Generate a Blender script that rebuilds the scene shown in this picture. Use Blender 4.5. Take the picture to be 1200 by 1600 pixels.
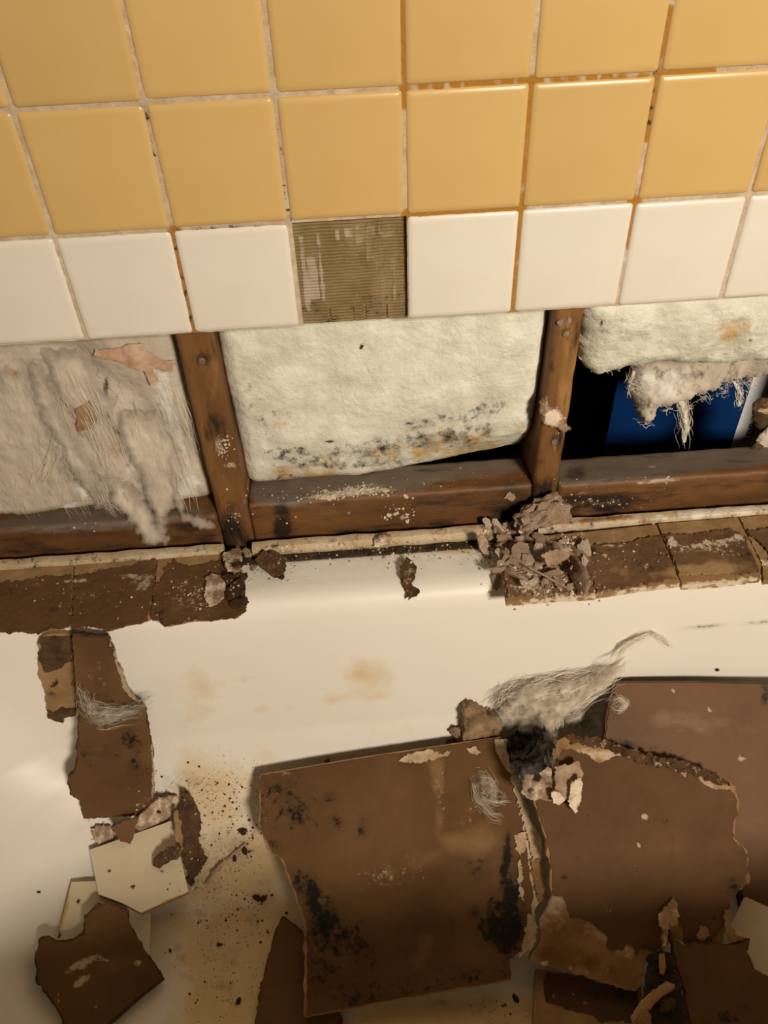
import bpy, bmesh, math, random
import numpy as np
from mathutils import Vector, Matrix, noise, geometry
from mathutils.bvhtree import BVHTree

for o in list(bpy.data.objects):
    bpy.data.objects.remove(o)
scene = bpy.context.scene
COL = scene.collection

# ------------------------------------------------------------------ camera
FPX = 1241.66                                   # focal length in pixels of the 1200 x 1600 frame
CAM = Vector((-0.0608, -0.7350, 0.3021))
RX = Vector((0.9971, -0.0685, -0.0335)); RD = Vector((-0.0710, -0.6743, -0.7350)); RF = Vector((0.0278, 0.7352, -0.6772))
RX.normalize(); RF.normalize(); RD = RF.cross(RX).normalized()
cd = bpy.data.cameras.new('camera'); cam = bpy.data.objects.new('camera', cd); COL.objects.link(cam)
cam.matrix_world = Matrix((( RX.x, -RD.x, -RF.x, CAM.x), (RX.y, -RD.y, -RF.y, CAM.y), (RX.z, -RD.z, -RF.z, CAM.z), (0, 0, 0, 1)))
cd.sensor_fit = 'VERTICAL'; cd.sensor_height = 24.0; cd.lens = FPX / 1600 * 24.0; cd.clip_start = 0.02
scene.camera = cam

# ------------------------------------------------------------------ world, lamps, exposure
world = bpy.data.worlds.new('world'); scene.world = world; world.use_nodes = True
world.node_tree.nodes['Background'].inputs[0].default_value = (0.10, 0.07, 0.04, 1)
world.node_tree.nodes['Background'].inputs[1].default_value = 0.05
def area(name, loc, target, size, power, col, spread=180):
    l = bpy.data.lights.new(name, 'AREA'); l.shape = 'RECTANGLE'; l.size = size[0]; l.size_y = size[1]
    l.energy = power; l.color = col; l.spread = math.radians(spread)
    o = bpy.data.objects.new(name, l); COL.objects.link(o); o.location = loc
    o.rotation_euler = (Vector(target) - Vector(loc)).to_track_quat('-Z', 'Y').to_euler()
area('vanity_lamp', (1.20, -2.95, 1.50), (0.30, 0, -0.10), (0.50, 0.50), 20.5, (1.0, 0.85, 0.67), 70)
vs = scene.view_settings
vs.view_transform = 'Standard'; vs.look = 'None'; vs.exposure = 0.0; vs.gamma = 1.0; vs.use_curve_mapping = False
scene.display_settings.display_device = 'sRGB'

# ------------------------------------------------------------------ helpers: the lens, to lay things out
def ray(u, v):
    return (RX * ((u - 600) / FPX) + RD * ((v - 800) / FPX) + RF).normalized()
def proj_np(P):
    d = P - np.array(CAM)
    z = d @ np.array(RF)
    return 600 + FPX * (d @ np.array(RX)) / z, 800 + FPX * (d @ np.array(RD)) / z
def onY(u, v, y):
    d = ray(u, v); return CAM + d * ((y - CAM.y) / d.y)
def onZ(u, v, z):
    d = ray(u, v); return CAM + d * ((z - CAM.z) / d.z)

# ------------------------------------------------------------------ helpers: materials
def nd(nt, t, **kw):
    n = nt.nodes.new(t)
    for k, v in kw.items():
        if k in n.bl_rna.properties: setattr(n, k, v)
        else: n.inputs[k].default_value = v
    return n
def c4(c): return (c[0], c[1], c[2], 1)
def mat(name, a, b=None, scale=20, rough=0.7, bump=0.2, bscale=None, spec=0.5, mold=None, pale=None, stain=None,
        mold_s=70, pale_s=60, stain_s=25, stretch=(1, 1, 1), detail=8, bdist=0.003, coat=0, ramp=(0.35, 0.65), sharp=5,
        sss=0, alpha=None, streaks=None, rnd=0.0):
    """procedural surface: two tones of noise; vertex masks m.r / m.g / m.b bring in mould, pale bare core and stain"""
    m = bpy.data.materials.new(name); m.use_nodes = True; nt = m.node_tree; L = nt.links.new
    bs = nt.nodes['Principled BSDF']
    tc = nd(nt, 'ShaderNodeTexCoord'); mp = nd(nt, 'ShaderNodeMapping'); mp.inputs['Scale'].default_value = stretch
    L(tc.outputs['Object'], mp.inputs['Vector'])
    def noise_(s, det=detail, r=0.6, vec=mp):
        n = nd(nt, 'ShaderNodeTexNoise'); n.inputs['Scale'].default_value = s; n.inputs['Detail'].default_value = det
        n.inputs['Roughness'].default_value = r; L(vec.outputs[0] if vec is mp else vec, n.inputs['Vector']); return n.outputs['Fac']
    def mrange(x, lo, hi):
        n = nd(nt, 'ShaderNodeMapRange'); n.inputs['From Min'].default_value = lo; n.inputs['From Max'].default_value = hi
        L(x, n.inputs['Value']); return n.outputs['Result']
    def mixc(f, x, y):
        n = nd(nt, 'ShaderNodeMix', data_type='RGBA')
        if isinstance(f, float): n.inputs['Factor'].default_value = f
        else: L(f, n.inputs['Factor'])
        for i, q in ((6, x), (7, y)):
            if isinstance(q, tuple): n.inputs[i].default_value = c4(q)
            else: L(q, n.inputs[i])
        return n.outputs[2]
    col = mixc(mrange(noise_(scale), *ramp), tuple(a), tuple(b or a))
    at = nd(nt, 'ShaderNodeAttribute', attribute_name='m'); sp = nd(nt, 'ShaderNodeSeparateColor'); L(at.outputs['Color'], sp.inputs[0])
    def layer(chan, s, colr, k, r=0.7):
        nonlocal col
        n = nd(nt, 'ShaderNodeMath', operation='SUBTRACT'); L(sp.outputs[chan], n.inputs[0])
        inv = nd(nt, 'ShaderNodeMath', operation='MULTIPLY_ADD'); L(noise_(s, 12, r), inv.inputs[0]); inv.inputs[1].default_value = 2.6; inv.inputs[2].default_value = -0.80
        L(inv.outputs[0], n.inputs[1])
        f = nd(nt, 'ShaderNodeMath', operation='MULTIPLY', use_clamp=True); L(n.outputs[0], f.inputs[0]); f.inputs[1].default_value = k
        col = mixc(f.outputs[0], col, tuple(colr)); return f.outputs[0]
    fs = []
    if stain: fs.append(layer(2, stain_s, stain, 2.0, 0.55))
    if pale: fs.append(layer(1, pale_s, pale, sharp))
    if mold:
        hf = nd(nt, 'ShaderNodeMath', operation='MULTIPLY', use_clamp=True); L(sp.outputs[0], hf.inputs[0]); L(mrange(noise_(mold_s * .35, 6), .30, .75), hf.inputs[1])
        col = mixc(hf.outputs[0], col, tuple(.30 * q + .5 * w for q, w in zip(a, mold)))
        fs.append(layer(0, mold_s, mold, sharp))
    if rnd:
        oi = nd(nt, 'ShaderNodeObjectInfo'); hs = nd(nt, 'ShaderNodeHueSaturation'); L(col, hs.inputs['Color'])
        rr = nd(nt, 'ShaderNodeMapRange'); L(oi.outputs['Random'], rr.inputs['Value']); rr.inputs['To Min'].default_value = 1 - rnd; rr.inputs['To Max'].default_value = 1 + rnd
        L(rr.outputs['Result'], hs.inputs['Value']); col = hs.outputs[0]
    L(col, bs.inputs['Base Color'])
    bs.inputs['Roughness'].default_value = rough; bs.inputs['Specular IOR Level'].default_value = spec
    if coat: bs.inputs['Coat Weight'].default_value = coat; bs.inputs['Coat Roughness'].default_value = 0.08
    if sss: bs.inputs['Subsurface Weight'].default_value = sss; bs.inputs['Subsurface Radius'].default_value = (.01, .008, .006)
    if bump:
        bn = nd(nt, 'ShaderNodeBump'); bn.inputs['Strength'].default_value = bump; bn.inputs['Distance'].default_value = bdist
        L(noise_(bscale or scale * 3, 10, 0.65), bn.inputs['Height']); L(bn.outputs[0], bs.inputs['Normal'])
    if alpha is not None:
        n = noise_(alpha[0], 6, 0.6); a_ = mrange(n, alpha[1], alpha[2])
        if len(alpha) > 3:
            mm = nd(nt, 'ShaderNodeMath', operation='MULTIPLY'); L(a_, mm.inputs[0]); L(sp.outputs[1], mm.inputs[1]); a_ = mm.outputs[0]
        L(a_, bs.inputs['Alpha'])
    return m

M = {}
BROWN = (0.150, 0.079, 0.032)
M['yellow_tile'] = mat('yellow_tile_glaze', (0.66, 0.46, 0.185), (0.63, 0.43, 0.165), 9, 0.30, 0.04, 30, 0.5, rnd=0.04, bdist=0.002)
M['white_tile'] = mat('white_tile_glaze', (0.80, 0.775, 0.70), (0.76, 0.73, 0.65), 9, 0.28, 0.04, 30, 0.5, rnd=0.02, stain=(0.45, 0.33, 0.18), bdist=0.002)
M['grout'] = mat('grout', (0.66, 0.56, 0.44), (0.48, 0.37, 0.24), 60, 0.9, 0.6, 250, 0.2, stain=(0.42, 0.20, 0.035), stain_s=30, mold=(0.05, 0.035, 0.02), mold_s=120)
M['wood'] = mat('old_pine', (0.27, 0.130, 0.041), (0.13, 0.058, 0.018), 14, 0.55, 0.35, 60, 0.4, mold=(0.022, 0.013, 0.008), mold_s=45, pale=(0.60, 0.50, 0.40), pale_s=120, stain=(0.42, 0.22, 0.07), stretch=(1, 1, 0.25), sharp=2.2)
M['wood_h'] = mat('old_pine_lying', (0.215, 0.098, 0.031), (0.105, 0.046, 0.015), 14, 0.55, 0.35, 60, 0.4, mold=(0.022, 0.013, 0.008), mold_s=45, pale=(0.60, 0.50, 0.40), pale_s=120, stain=(0.17, 0.14, 0.11), stretch=(0.3, 1, 1), sharp=2.2)
M['batt'] = mat('glass_wool', (0.86, 0.88, 0.78), (0.66, 0.66, 0.55), 24, 0.95, 0.6, 110, 0.05, mold=(0.05, 0.045, 0.035), mold_s=75, sss=0.25, pale=(0.42, 0.36, 0.31), pale_s=35, stain=(0.62, 0.44, 0.22), stain_s=30, bdist=0.006, sharp=2.2)
M['batt_facing'] = mat('torn_glass_wool', (0.64, 0.58, 0.49), (0.46, 0.40, 0.33), 16, 0.95, 0.8, 60, 0.05, mold=(0.09, 0.075, 0.055), mold_s=55, pale=(0.80, 0.80, 0.76), pale_s=30, stain=(0.45, 0.24, 0.14), stain_s=60, bdist=0.004, sharp=2.5, sss=0.2)
M['enamel'] = mat('white_enamel', (0.82, 0.80, 0.74), (0.79, 0.765, 0.70), 5, 0.42, 0.03, 12, 0.5, mold=(0.10, 0.06, 0.03), mold_s=190, stain=(0.68, 0.52, 0.29), stain_s=8, pale=(0.38, 0.27, 0.14), pale_s=45, sharp=1.6, bdist=0.003, stretch=(1, 1, 1))
M['flange'] = mat('stained_enamel_lip', (0.66, 0.56, 0.40), (0.50, 0.38, 0.22), 25, 0.5, 0.5, 120, 0.4, mold=(0.02, 0.014, 0.010), mold_s=90, stain=(0.30, 0.11, 0.03), stain_s=50, pale=(0.78, 0.72, 0.62), sharp=3)
M['mould_gap'] = mat('black_mould', (0.022, 0.016, 0.011), (0.075, 0.05, 0.03), 70, 0.9, 0.8, 160, 0.2, pale=(0.55, 0.48, 0.38), pale_s=150)
M['paper'] = mat('brown_board_paper', BROWN, (0.098, 0.048, 0.018), 8, 0.7, 0.25, 90, 0.22, mold=(0.012, 0.009, 0.007), mold_s=95, pale=(0.46, 0.36, 0.25), pale_s=140, stain=(0.26, 0.15, 0.07), stain_s=10, sharp=2.6)
M['paper_dusty'] = mat('dusty_board_paper', (0.175, 0.098, 0.050), (0.115, 0.060, 0.027), 16, 0.8, 0.5, 140, 0.2, mold=(0.015, 0.01, 0.008), mold_s=80, pale=(0.56, 0.46, 0.35), pale_s=150, stain=(0.36, 0.235, 0.12), stain_s=25, sharp=4)
M['gypsum'] = mat('bare_gypsum', (0.60, 0.48, 0.34), (0.42, 0.30, 0.18), 45, 0.9, 0.7, 130, 0.15, mold=(0.03, 0.022, 0.015), mold_s=70, pale=(0.78, 0.68, 0.54), stain=(0.30, 0.17, 0.07))
M['gypsum_tan'] = mat('tan_paste_edge', (0.36, 0.23, 0.11), (0.25, 0.15, 0.065), 30, 0.8, 0.5, 100, 0.2, mold=(0.03, 0.02, 0.012), pale=(0.70, 0.60, 0.46))
M['crumb'] = mat('crumbled_plaster', (0.46, 0.34, 0.25), (0.24, 0.15, 0.09), 60, 0.9, 0.6, 200, 0.15, mold=(0.03, 0.02, 0.015), pale=(0.72, 0.62, 0.50), sharp=3)
M['dark_crumb'] = mat('dark_rotten_paper', (0.12, 0.068, 0.034), (0.05, 0.027, 0.014), 50, 0.9, 0.8, 160, 0.2, pale=(0.42, 0.32, 0.22), mold=(0.012, 0.009, 0.007), pale_s=90)
M['broken_tile'] = mat('bare_tile_face', (0.74, 0.66, 0.50), (0.68, 0.60, 0.44), 12, 0.3, 0.06, 40, 0.5, mold=(0.07, 0.04, 0.02), mold_s=120, stain=(0.55, 0.36, 0.10), stain_s=30)
M['nail'] = mat('rusty_nail', (0.30, 0.26, 0.22), (0.16, 0.08, 0.04), 200, 0.5, 0.3, 400, 0.5)
M['plain_wall'] = mat('painted_wall', (0.36, 0.31, 0.24), (0.33, 0.28, 0.22), 3, 0.85, 0.05)
M['pink_paper'] = mat('pinkish_kraft_scrap', (0.64, 0.47, 0.35), (0.46, 0.27, 0.17), 60, 0.8, 0.5, 150)
M['paper_red'] = mat('reddish_board_paper', (0.165, 0.086, 0.041), (0.125, 0.062, 0.028), 9, 0.62, 0.25, 90, 0.3, mold=(0.02, 0.014, 0.010), mold_s=50, pale=(0.46, 0.36, 0.28), pale_s=90, stain=(0.25, 0.15, 0.10), stain_s=14, sharp=3)
M['paper_left'] = mat('damp_board_paper', (0.135, 0.070, 0.028), (0.10, 0.050, 0.020), 22, 0.7, 0.35, 110, 0.3, mold=(0.02, 0.013, 0.009), mold_s=80, pale=(0.44, 0.36, 0.28), pale_s=130, stain=(0.26, 0.16, 0.08), stain_s=25, sharp=3)
M['dark_paper'] = mat('dark_board_paper', (0.10, 0.05, 0.022), (0.06, 0.03, 0.012), 20, 0.7, 0.3, 90, 0.3, mold=(0.01, 0.007, 0.005), pale=(0.42, 0.32, 0.22), sharp=4)
M['gyp_brown'] = mat('brown_stained_gypsum', (0.36, 0.22, 0.10), (0.23, 0.125, 0.05), 25, 0.85, 0.5, 120, 0.2, mold=(0.02, 0.013, 0.01), pale=(0.58, 0.46, 0.32), pale_s=40, stain=(0.17, 0.085, 0.032), stain_s=30, sharp=2)
M['gyp_pink'] = mat('pinkish_paper', (0.36, 0.25, 0.185), (0.27, 0.175, 0.12), 30, 0.8, 0.4, 120)
M['black_rot'] = mat('black_rot', (0.045, 0.026, 0.014), (0.015, 0.009, 0.006), 40, 0.9, 0.8, 120)
M['white_crumb'] = mat('white_plaster_crumb', (0.62, 0.55, 0.45), (0.5, 0.4, 0.3), 90, 0.9, 0.2)
M['bundle'] = mat('rolled_board_paper', (0.34, 0.23, 0.14), (0.10, 0.055, 0.028), 45, 0.8, 0.7, 120, 0.2)
M['grit'] = mat('brown_grit', (0.30, 0.19, 0.09), (0.16, 0.09, 0.04), 90, 0.9, 0.2)
M['fold_wool'] = mat('soft_torn_wool', (0.66, 0.60, 0.51), (0.44, 0.38, 0.31), 26, 0.95, 0.7, 90, 0.05, mold=(0.10, 0.08, 0.06), mold_s=45, stain=(0.40, 0.25, 0.16), stain_s=40, sharp=2, alpha=(70, 0.10, 0.40, 1), stretch=(1.6, 1, .5))
M['rot_core'] = mat('black_rotten_core', (0.10, 0.085, 0.07), (0.012, 0.010, 0.008), 40, 0.9, 0.9, 90, 0.1, bdist=0.006)
M['veil_thin'] = mat('thin_fibre_veil', (0.50, 0.45, 0.37), (0.36, 0.31, 0.25), 40, 0.9, 0.4, 150, 0.1, alpha=(90, 0.40, 0.75, 1))
M['fibre'] = mat('glass_fibre', (0.78, 0.72, 0.62), (0.64, 0.56, 0.45), 60, 0.7, 0, spec=0.2)
M['fibre_dark'] = mat('sooty_glass_fibre', (0.14, 0.12, 0.10), (0.05, 0.04, 0.03), 60, 0.8, 0, spec=0.2)
M['veil'] = mat('glass_fibre_veil', (0.74, 0.67, 0.56), (0.54, 0.47, 0.38), 40, 0.9, 0.6, 150, 0.1, mold=(0.05, 0.04, 0.03), alpha=(55, 0.30, 0.62, 1), stretch=(1, 1, 1))
M['veil_dark'] = mat('mouldy_fibre_veil', (0.16, 0.14, 0.12), (0.02, 0.018, 0.014), 30, 0.9, 0.6, 150, 0.1, alpha=(75, 0.38, 0.62, 1))

# ------------------------------------------------------------------ helpers: objects
def tag(o, label=None, cat=None, group=None, kind=None):
    if label: o['label'] = label
    if cat: o['category'] = cat
    if group: o['group'] = group
    if kind: o['kind'] = kind
    return o
def empty(name, loc=(0, 0, 0), **kw):
    o = bpy.data.objects.new(name, None); COL.objects.link(o); o.location = loc; o.empty_display_size = 0.02
    return tag(o, **kw)
def blob_masks(P, blobs):
    """stains of a shape of their own, laid on the vertices: (channel, u, v, ru, rv, angle, strength)"""
    out = np.zeros((len(P), 4)); out[:, 3] = 1
    if not blobs: return out
    u, v = proj_np(P)
    for ch, bu, bv, ru, rv, an, st in blobs:
        c, s = math.cos(math.radians(an)), math.sin(math.radians(an))
        du, dv = u - bu, v - bv
        d = np.sqrt(((du * c + dv * s) / ru) ** 2 + ((-du * s + dv * c) / rv) ** 2)
        w = np.clip(1.35 - d, 0, 1) * st
        w = np.where(np.isfinite(w), w, 0)
        k = 'rgb'.index(ch); out[:, k] = np.maximum(out[:, k], w)
    return out
def mesh_obj(name, verts, faces, mats, parent=None, fm=None, blobs=None, smooth=45, base=None, masks=None):
    me = bpy.data.meshes.new(name)
    verts = [tuple(v) for v in verts]
    me.from_pydata(verts, [], faces)
    for m in (mats if isinstance(mats, (list, tuple)) else [mats]): me.materials.append(m)
    if fm is not None: me.polygons.foreach_set('material_index', fm)
    P = np.array(verts)
    mk = blob_masks(P, blobs) if masks is None else masks
    if base: mk[:, :3] = np.maximum(mk[:, :3], np.array(base))
    ca = me.color_attributes.new('m', 'FLOAT_COLOR', 'POINT'); ca.data.foreach_set('color', mk.ravel())
    bm = bmesh.new(); bm.from_mesh(me); bmesh.ops.recalc_face_normals(bm, faces=bm.faces); bm.to_mesh(me); bm.free()
    if smooth:
        me.polygons.foreach_set('use_smooth', [True] * len(me.polygons)); me.set_sharp_from_angle(angle=math.radians(smooth))
    me.update()
    o = bpy.data.objects.new(name, me); COL.objects.link(o)
    if parent: o.parent = parent; o.matrix_parent_inverse = Matrix.Translation(parent.location).inverted()
    return o
def recenter(o):
    """put a single-mesh thing's origin at its own base"""
    me = o.data; n = len(me.vertices); a = np.empty(n * 3); me.vertices.foreach_get('co', a); a = a.reshape(-1, 3)
    c = a.mean(0); c[2] = a[:, 2].min(); me.vertices.foreach_set('co', (a - c).ravel()); me.update(); o.location = c
    return o
def fbm(p, s, oct=4, H=0.9):
    return noise.fractal(Vector(p) * s, H, 2.0, oct, noise_basis='PERLIN_ORIGINAL')
def grid_box(x0, x1, y0, y1, z0, z1, step, disp=0.0, dscale=60, bevel=0.0015, seed=0):
    """box whose faces are gridded at `step`, roughened by noise"""
    V = {}; verts = []; faces = []
    nx = max(1, int(round((x1 - x0) / step))); ny = max(1, int(round((y1 - y0) / step))); nz = max(1, int(round((z1 - z0) / step)))
    def vid(i, j, k):
        if (i, j, k) not in V:
            x = x0 + (x1 - x0) * i / nx; y = y0 + (y1 - y0) * j / ny; z = z0 + (z1 - z0) * k / nz
            ex = (i in (0, nx)) + (j in (0, ny)) + (k in (0, nz))
            if ex >= 2:
                if i == 0: x += bevel
                if i == nx: x -= bevel
                if j == 0: y += bevel
                if j == ny: y -= bevel
                if k == 0: z += bevel
                if k == nz: z -= bevel
            if disp:
                n = noise.noise_vector(Vector((x + seed, y, z)) * dscale); x += n.x * disp; y += n.y * disp; z += n.z * disp
            V[(i, j, k)] = len(verts); verts.append((x, y, z))
        return V[(i, j, k)]
    for i in range(nx):
        for j in range(ny):
            for k in (0, nz): faces.append((vid(i, j, k), vid(i + 1, j, k), vid(i + 1, j + 1, k), vid(i, j + 1, k)))
    for i in range(nx):
        for k in range(nz):
            for j in (0, ny): faces.append((vid(i, j, k), vid(i + 1, j, k), vid(i + 1, j, k + 1), vid(i, j, k + 1)))
    for j in range(ny):
        for k in range(nz):
            for i in (0, nx): faces.append((vid(i, j, k), vid(i, j + 1, k), vid(i, j + 1, k + 1), vid(i, j, k + 1)))
    return verts, faces

# ================================================================== THE SETTING
T = 0.1095; WB = -T
ROOM = (-1.10, 1.90, -3.30, 0.0, -0.84, 1.75)
def quad(name, pts, m, kind='structure'):
    o = mesh_obj(name, pts, [(0, 1, 2, 3)], m, smooth=0); o['kind'] = kind; return o
def slab(name, x0, x1, y0, y1, z0, z1, m):
    v, f = grid_box(x0, x1, y0, y1, z0, z1, 9, bevel=0)
    o = mesh_obj(name, v, f, m, smooth=0); o['kind'] = 'structure'; return o
x0, x1, y0, y1, z0, z1 = ROOM
M['floor'] = mat('vinyl_floor', (0.30, 0.24, 0.17), (0.24, 0.19, 0.13), 6, 0.4, 0.05)
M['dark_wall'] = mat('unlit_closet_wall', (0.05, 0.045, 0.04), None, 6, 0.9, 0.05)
slab('floor', x0 - .05, x1 + .05, y0 - .05, 1.0, z0 - .05, z0, M['floor'])
slab('ceiling', x0 - .05, x1 + .05, y0 - .05, 1.0, z1, z1 + .05, M['plain_wall'])
slab('wall_left', x0 - .05, x0, y0 - .05, 1.0, z0, z1, M['plain_wall'])
slab('wall_right', x1, x1 + .05, y0 - .05, 1.0, z0, z1, M['plain_wall'])
slab('wall_near', x0, x1, y0 - .05, y0, z0, z1, M['plain_wall'])
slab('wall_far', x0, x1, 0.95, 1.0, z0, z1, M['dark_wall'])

# tiled wall: board, grout bed, and every tile a piece of its own
wall = empty('wall_back', (0, 0, WB), kind='structure')
bv, bf = grid_box(x0, x1, 0.0085, 0.020, WB, z1, 0.02, 0.0, bevel=0.0)
mesh_obj('backing_board', *grid_box(x0, x1, 0.0085, 0.0195, WB + .001, z1, 0.05, 0, bevel=0), M['gypsum_tan'], wall, smooth=0)
random.seed(5)
def grout_bed():
    verts, faces = [], []
    st = 0.0045
    NX = int(1.3 / st); NZ = int(0.50 / st)
    for k in range(NZ + 1):
        for i in range(NX + 1):
            x = -0.62 + i * st; z = WB + .0008 + k * st
            verts.append((x, 0.0022 + 0.0010 * fbm((x, 0, z), 90, 3), z))
    for k in range(NZ):
        for i in range(NX):
            xm = -0.62 + (i + .5) * st; zm = WB + (k + .5) * st
            if -T + .001 < xm < -.001 and zm < -.002: continue
            a = k * (NX + 1) + i; faces.append((a, a + 1, a + NX + 2, a + NX + 1))
    bl = []
    # orange-brown stained joints on the right, dirty cracks on the left
    for a, b in (((632, 134), (1028, 118)), ((1028, 118), (1110, 110)), ((828, 127), (815, 331)), ((637, 338), (815, 331)), ((1045, 20), (1012, 210)), ((628, 0), (632, 160)), ((272, 361), (303, 524)), ((992, 317), (985, 380)), ((815, 331), (803, 490))):
        for t in np.linspace(0, 1, 16): bl.append(('b', a[0] + (b[0] - a[0]) * t, a[1] + (b[1] - a[1]) * t, 14, 14, 0, 1.35))
    for a, b in (((272, 361), (430, 352)), ((430, 160), (452, 340)), ((228, 170), (250, 330)), ((637, 345), (640, 500)), ((1040, 30), (1012, 200)), ((272, 361), (303, 524))):
        for t in np.linspace(0, 1, 14): bl.append(('r', a[0] + (b[0] - a[0]) * t, a[1] + (b[1] - a[1]) * t, 9, 9, 0, 0.50))
    mesh_obj('grout', verts, faces, M['grout'], wall, blobs=bl)
grout_bed()
def tile_mesh(name, m, th=0.0085, s=0.1066):
    prof = [(0.0, th), (0.0, 0.0032), (0.0006, 0.0015), (0.0020, 0.0004), (0.006, 0.0)]
    verts, faces = [], []
    for ins, y in prof:
        h = s / 2 - ins; r = 0.003
        ring = []
        for cx, cz, a0 in ((1, 1, 0), (-1, 1, 90), (-1, -1, 180), (1, -1, 270)):
            for k in range(4):
                a = math.radians(a0 + 30 * k); ring.append((cx * (h - r) + r * math.cos(a), y, cz * (h - r) + r * math.sin(a)))
        b = len(verts); verts += ring
        if b:
            for i in range(16): faces.append((b - 16 + i, b - 16 + (i + 1) % 16, b + (i + 1) % 16, b + i))
    n = len(verts); faces.append(tuple(range(n - 16, n))); faces.append(tuple(range(15, -1, -1)))
    return verts, faces
protoY = mesh_obj('tile', *tile_mesh('t', None), M['yellow_tile'], smooth=50)
protoW = mesh_obj('tile', *tile_mesh('t', None), M['white_tile'], smooth=50)
first = {'y': True, 'w': True}
for row in range(-1, 9):
    for c in range(-10, 15):
        if row == -1 and c == -1: continue
        if row > 4 and (c < -6 or c > 6): continue
        k = 'w' if row == -1 else 'y'; pr = protoW if k == 'w' else protoY
        if first[k]: o = pr; first[k] = False
        else: o = pr.copy(); COL.objects.link(o)
        jx = random.uniform(-1, 1) * .0004; jz = random.uniform(-1, 1) * .0004
        o.location = ((c + .5) * T + jx, random.uniform(0, .0005), (row + .5) * T + jz)
        o.rotation_euler = (random.uniform(-1, 1) * .004, random.uniform(-1, 1) * .004, random.uniform(-1, 1) * .004)
        o.parent = wall; o.matrix_parent_inverse = Matrix.Translation(wall.location).inverted()
# bare ridged adhesive where one white tile came off
def adhesive():
    verts, faces = [], []; n = 96; s = T - .003
    mk = []
    for k in range(n + 1):
        for i in range(n + 1):
            a, b = i / n, k / n; x = -T + .0015 + a * s; z = WB + b * s
            y = 0.0075 - 0.0007 * math.sin(z * 1900 + 2.0 * noise.noise(Vector((x * 30, 0, z * 8)))) - .0008 * fbm((x, 0, z), 70, 3)
            top = 1 - b
            r = 0
            if b < .26: r = .62 * max(0, noise.noise(Vector((x * 60, 3, z * 520))) + .25) + .25 * (noise.noise(Vector((x * 40, 7, z * 60))) > .1)
            if b < .16 and min(abs(a - q) for q in (.27, .50, .61, .82)) < .006: r = 1; y += .0015
            if a > .985 or a < .01: r = max(r, .45)
            g = 0
            for c0, w, t0, t1 in ((.07, .035, .10, .9), (.225, .025, .08, .80), (.40, .03, .06, .22), (.50, .05, .05, .2), (.60, .05, .03, .26), (.70, .06, .03, .5), (.78, .02, .0, .92), (.90, .02, .06, .85), (.86, .07, .1, .55), (.14, .06, .3, .78)):
                e = min(max((w - abs(a - c0) + .012 * noise.noise(Vector((a * 4, c0 * 9, b * 12)))) / .015, 0), 1) * min(max((top - t0) / .03, 0), 1) * min(max((t1 - top) / .05, 0), 1)
                g = max(g, e)
            verts.append((x, y - .0004 * g, z)); mk.append((r, g * .82, 0, 1))
    for k in range(n):
        for i in range(n):
            q = k * (n + 1) + i; faces.append((q, q + 1, q + n + 2, q + n + 1))
    m = mat('tile_adhesive', (0.27, 0.20, 0.095), (0.21, 0.15, 0.065), 40, 0.6, 0.3, 200, 0.3, mold=(0.03, 0.02, 0.01), mold_s=150, pale=(0.42, 0.36, 0.27), pale_s=15, sharp=3)
    o = mesh_obj('adhesive_bed', verts, faces, m, wall, masks=np.array(mk)); o['label'] = 'bare olive-brown ridged adhesive where a white tile is missing'
adhesive()

# ------------------------------------------------------------------ bath tub
def round_rect(xa, xb, ya, yb, r, N=900):
    """N points round a rounded rectangle at fixed parameter fractions (dense towards the back wall)"""
    segs = []
    cx = [(xb - r, yb - r, 0), (xa + r, yb - r, 90), (xa + r, ya + r, 180), (xb - r, ya + r, 270)]
    pts = []
    n_arc, n_long, n_short = 24, 300, 60
    def arc(c): return [(c[0] + r * math.cos(math.radians(c[2] + 90 * k / n_arc)), c[1] + r * math.sin(math.radians(c[2] + 90 * k / n_arc))) for k in range(n_arc)]
    def line(a, b, n): return [(a[0] + (b[0] - a[0]) * k / n, a[1] + (b[1] - a[1]) * k / n) for k in range(n)]
    pts += arc(cx[0]); pts += line((xb - r, yb), (xa + r, yb), n_long)
    pts += arc(cx[1]); pts += line((xa, yb - r), (xa, ya + r), n_short)
    pts += arc(cx[2]); pts += line((xa + r, ya), (xb - r, ya), 80)
    pts += arc(cx[3]); pts += line((xb, ya + r), (xb, yb - r), n_short)
    return pts
RIM = -0.437; FLOORZ = -0.790
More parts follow.
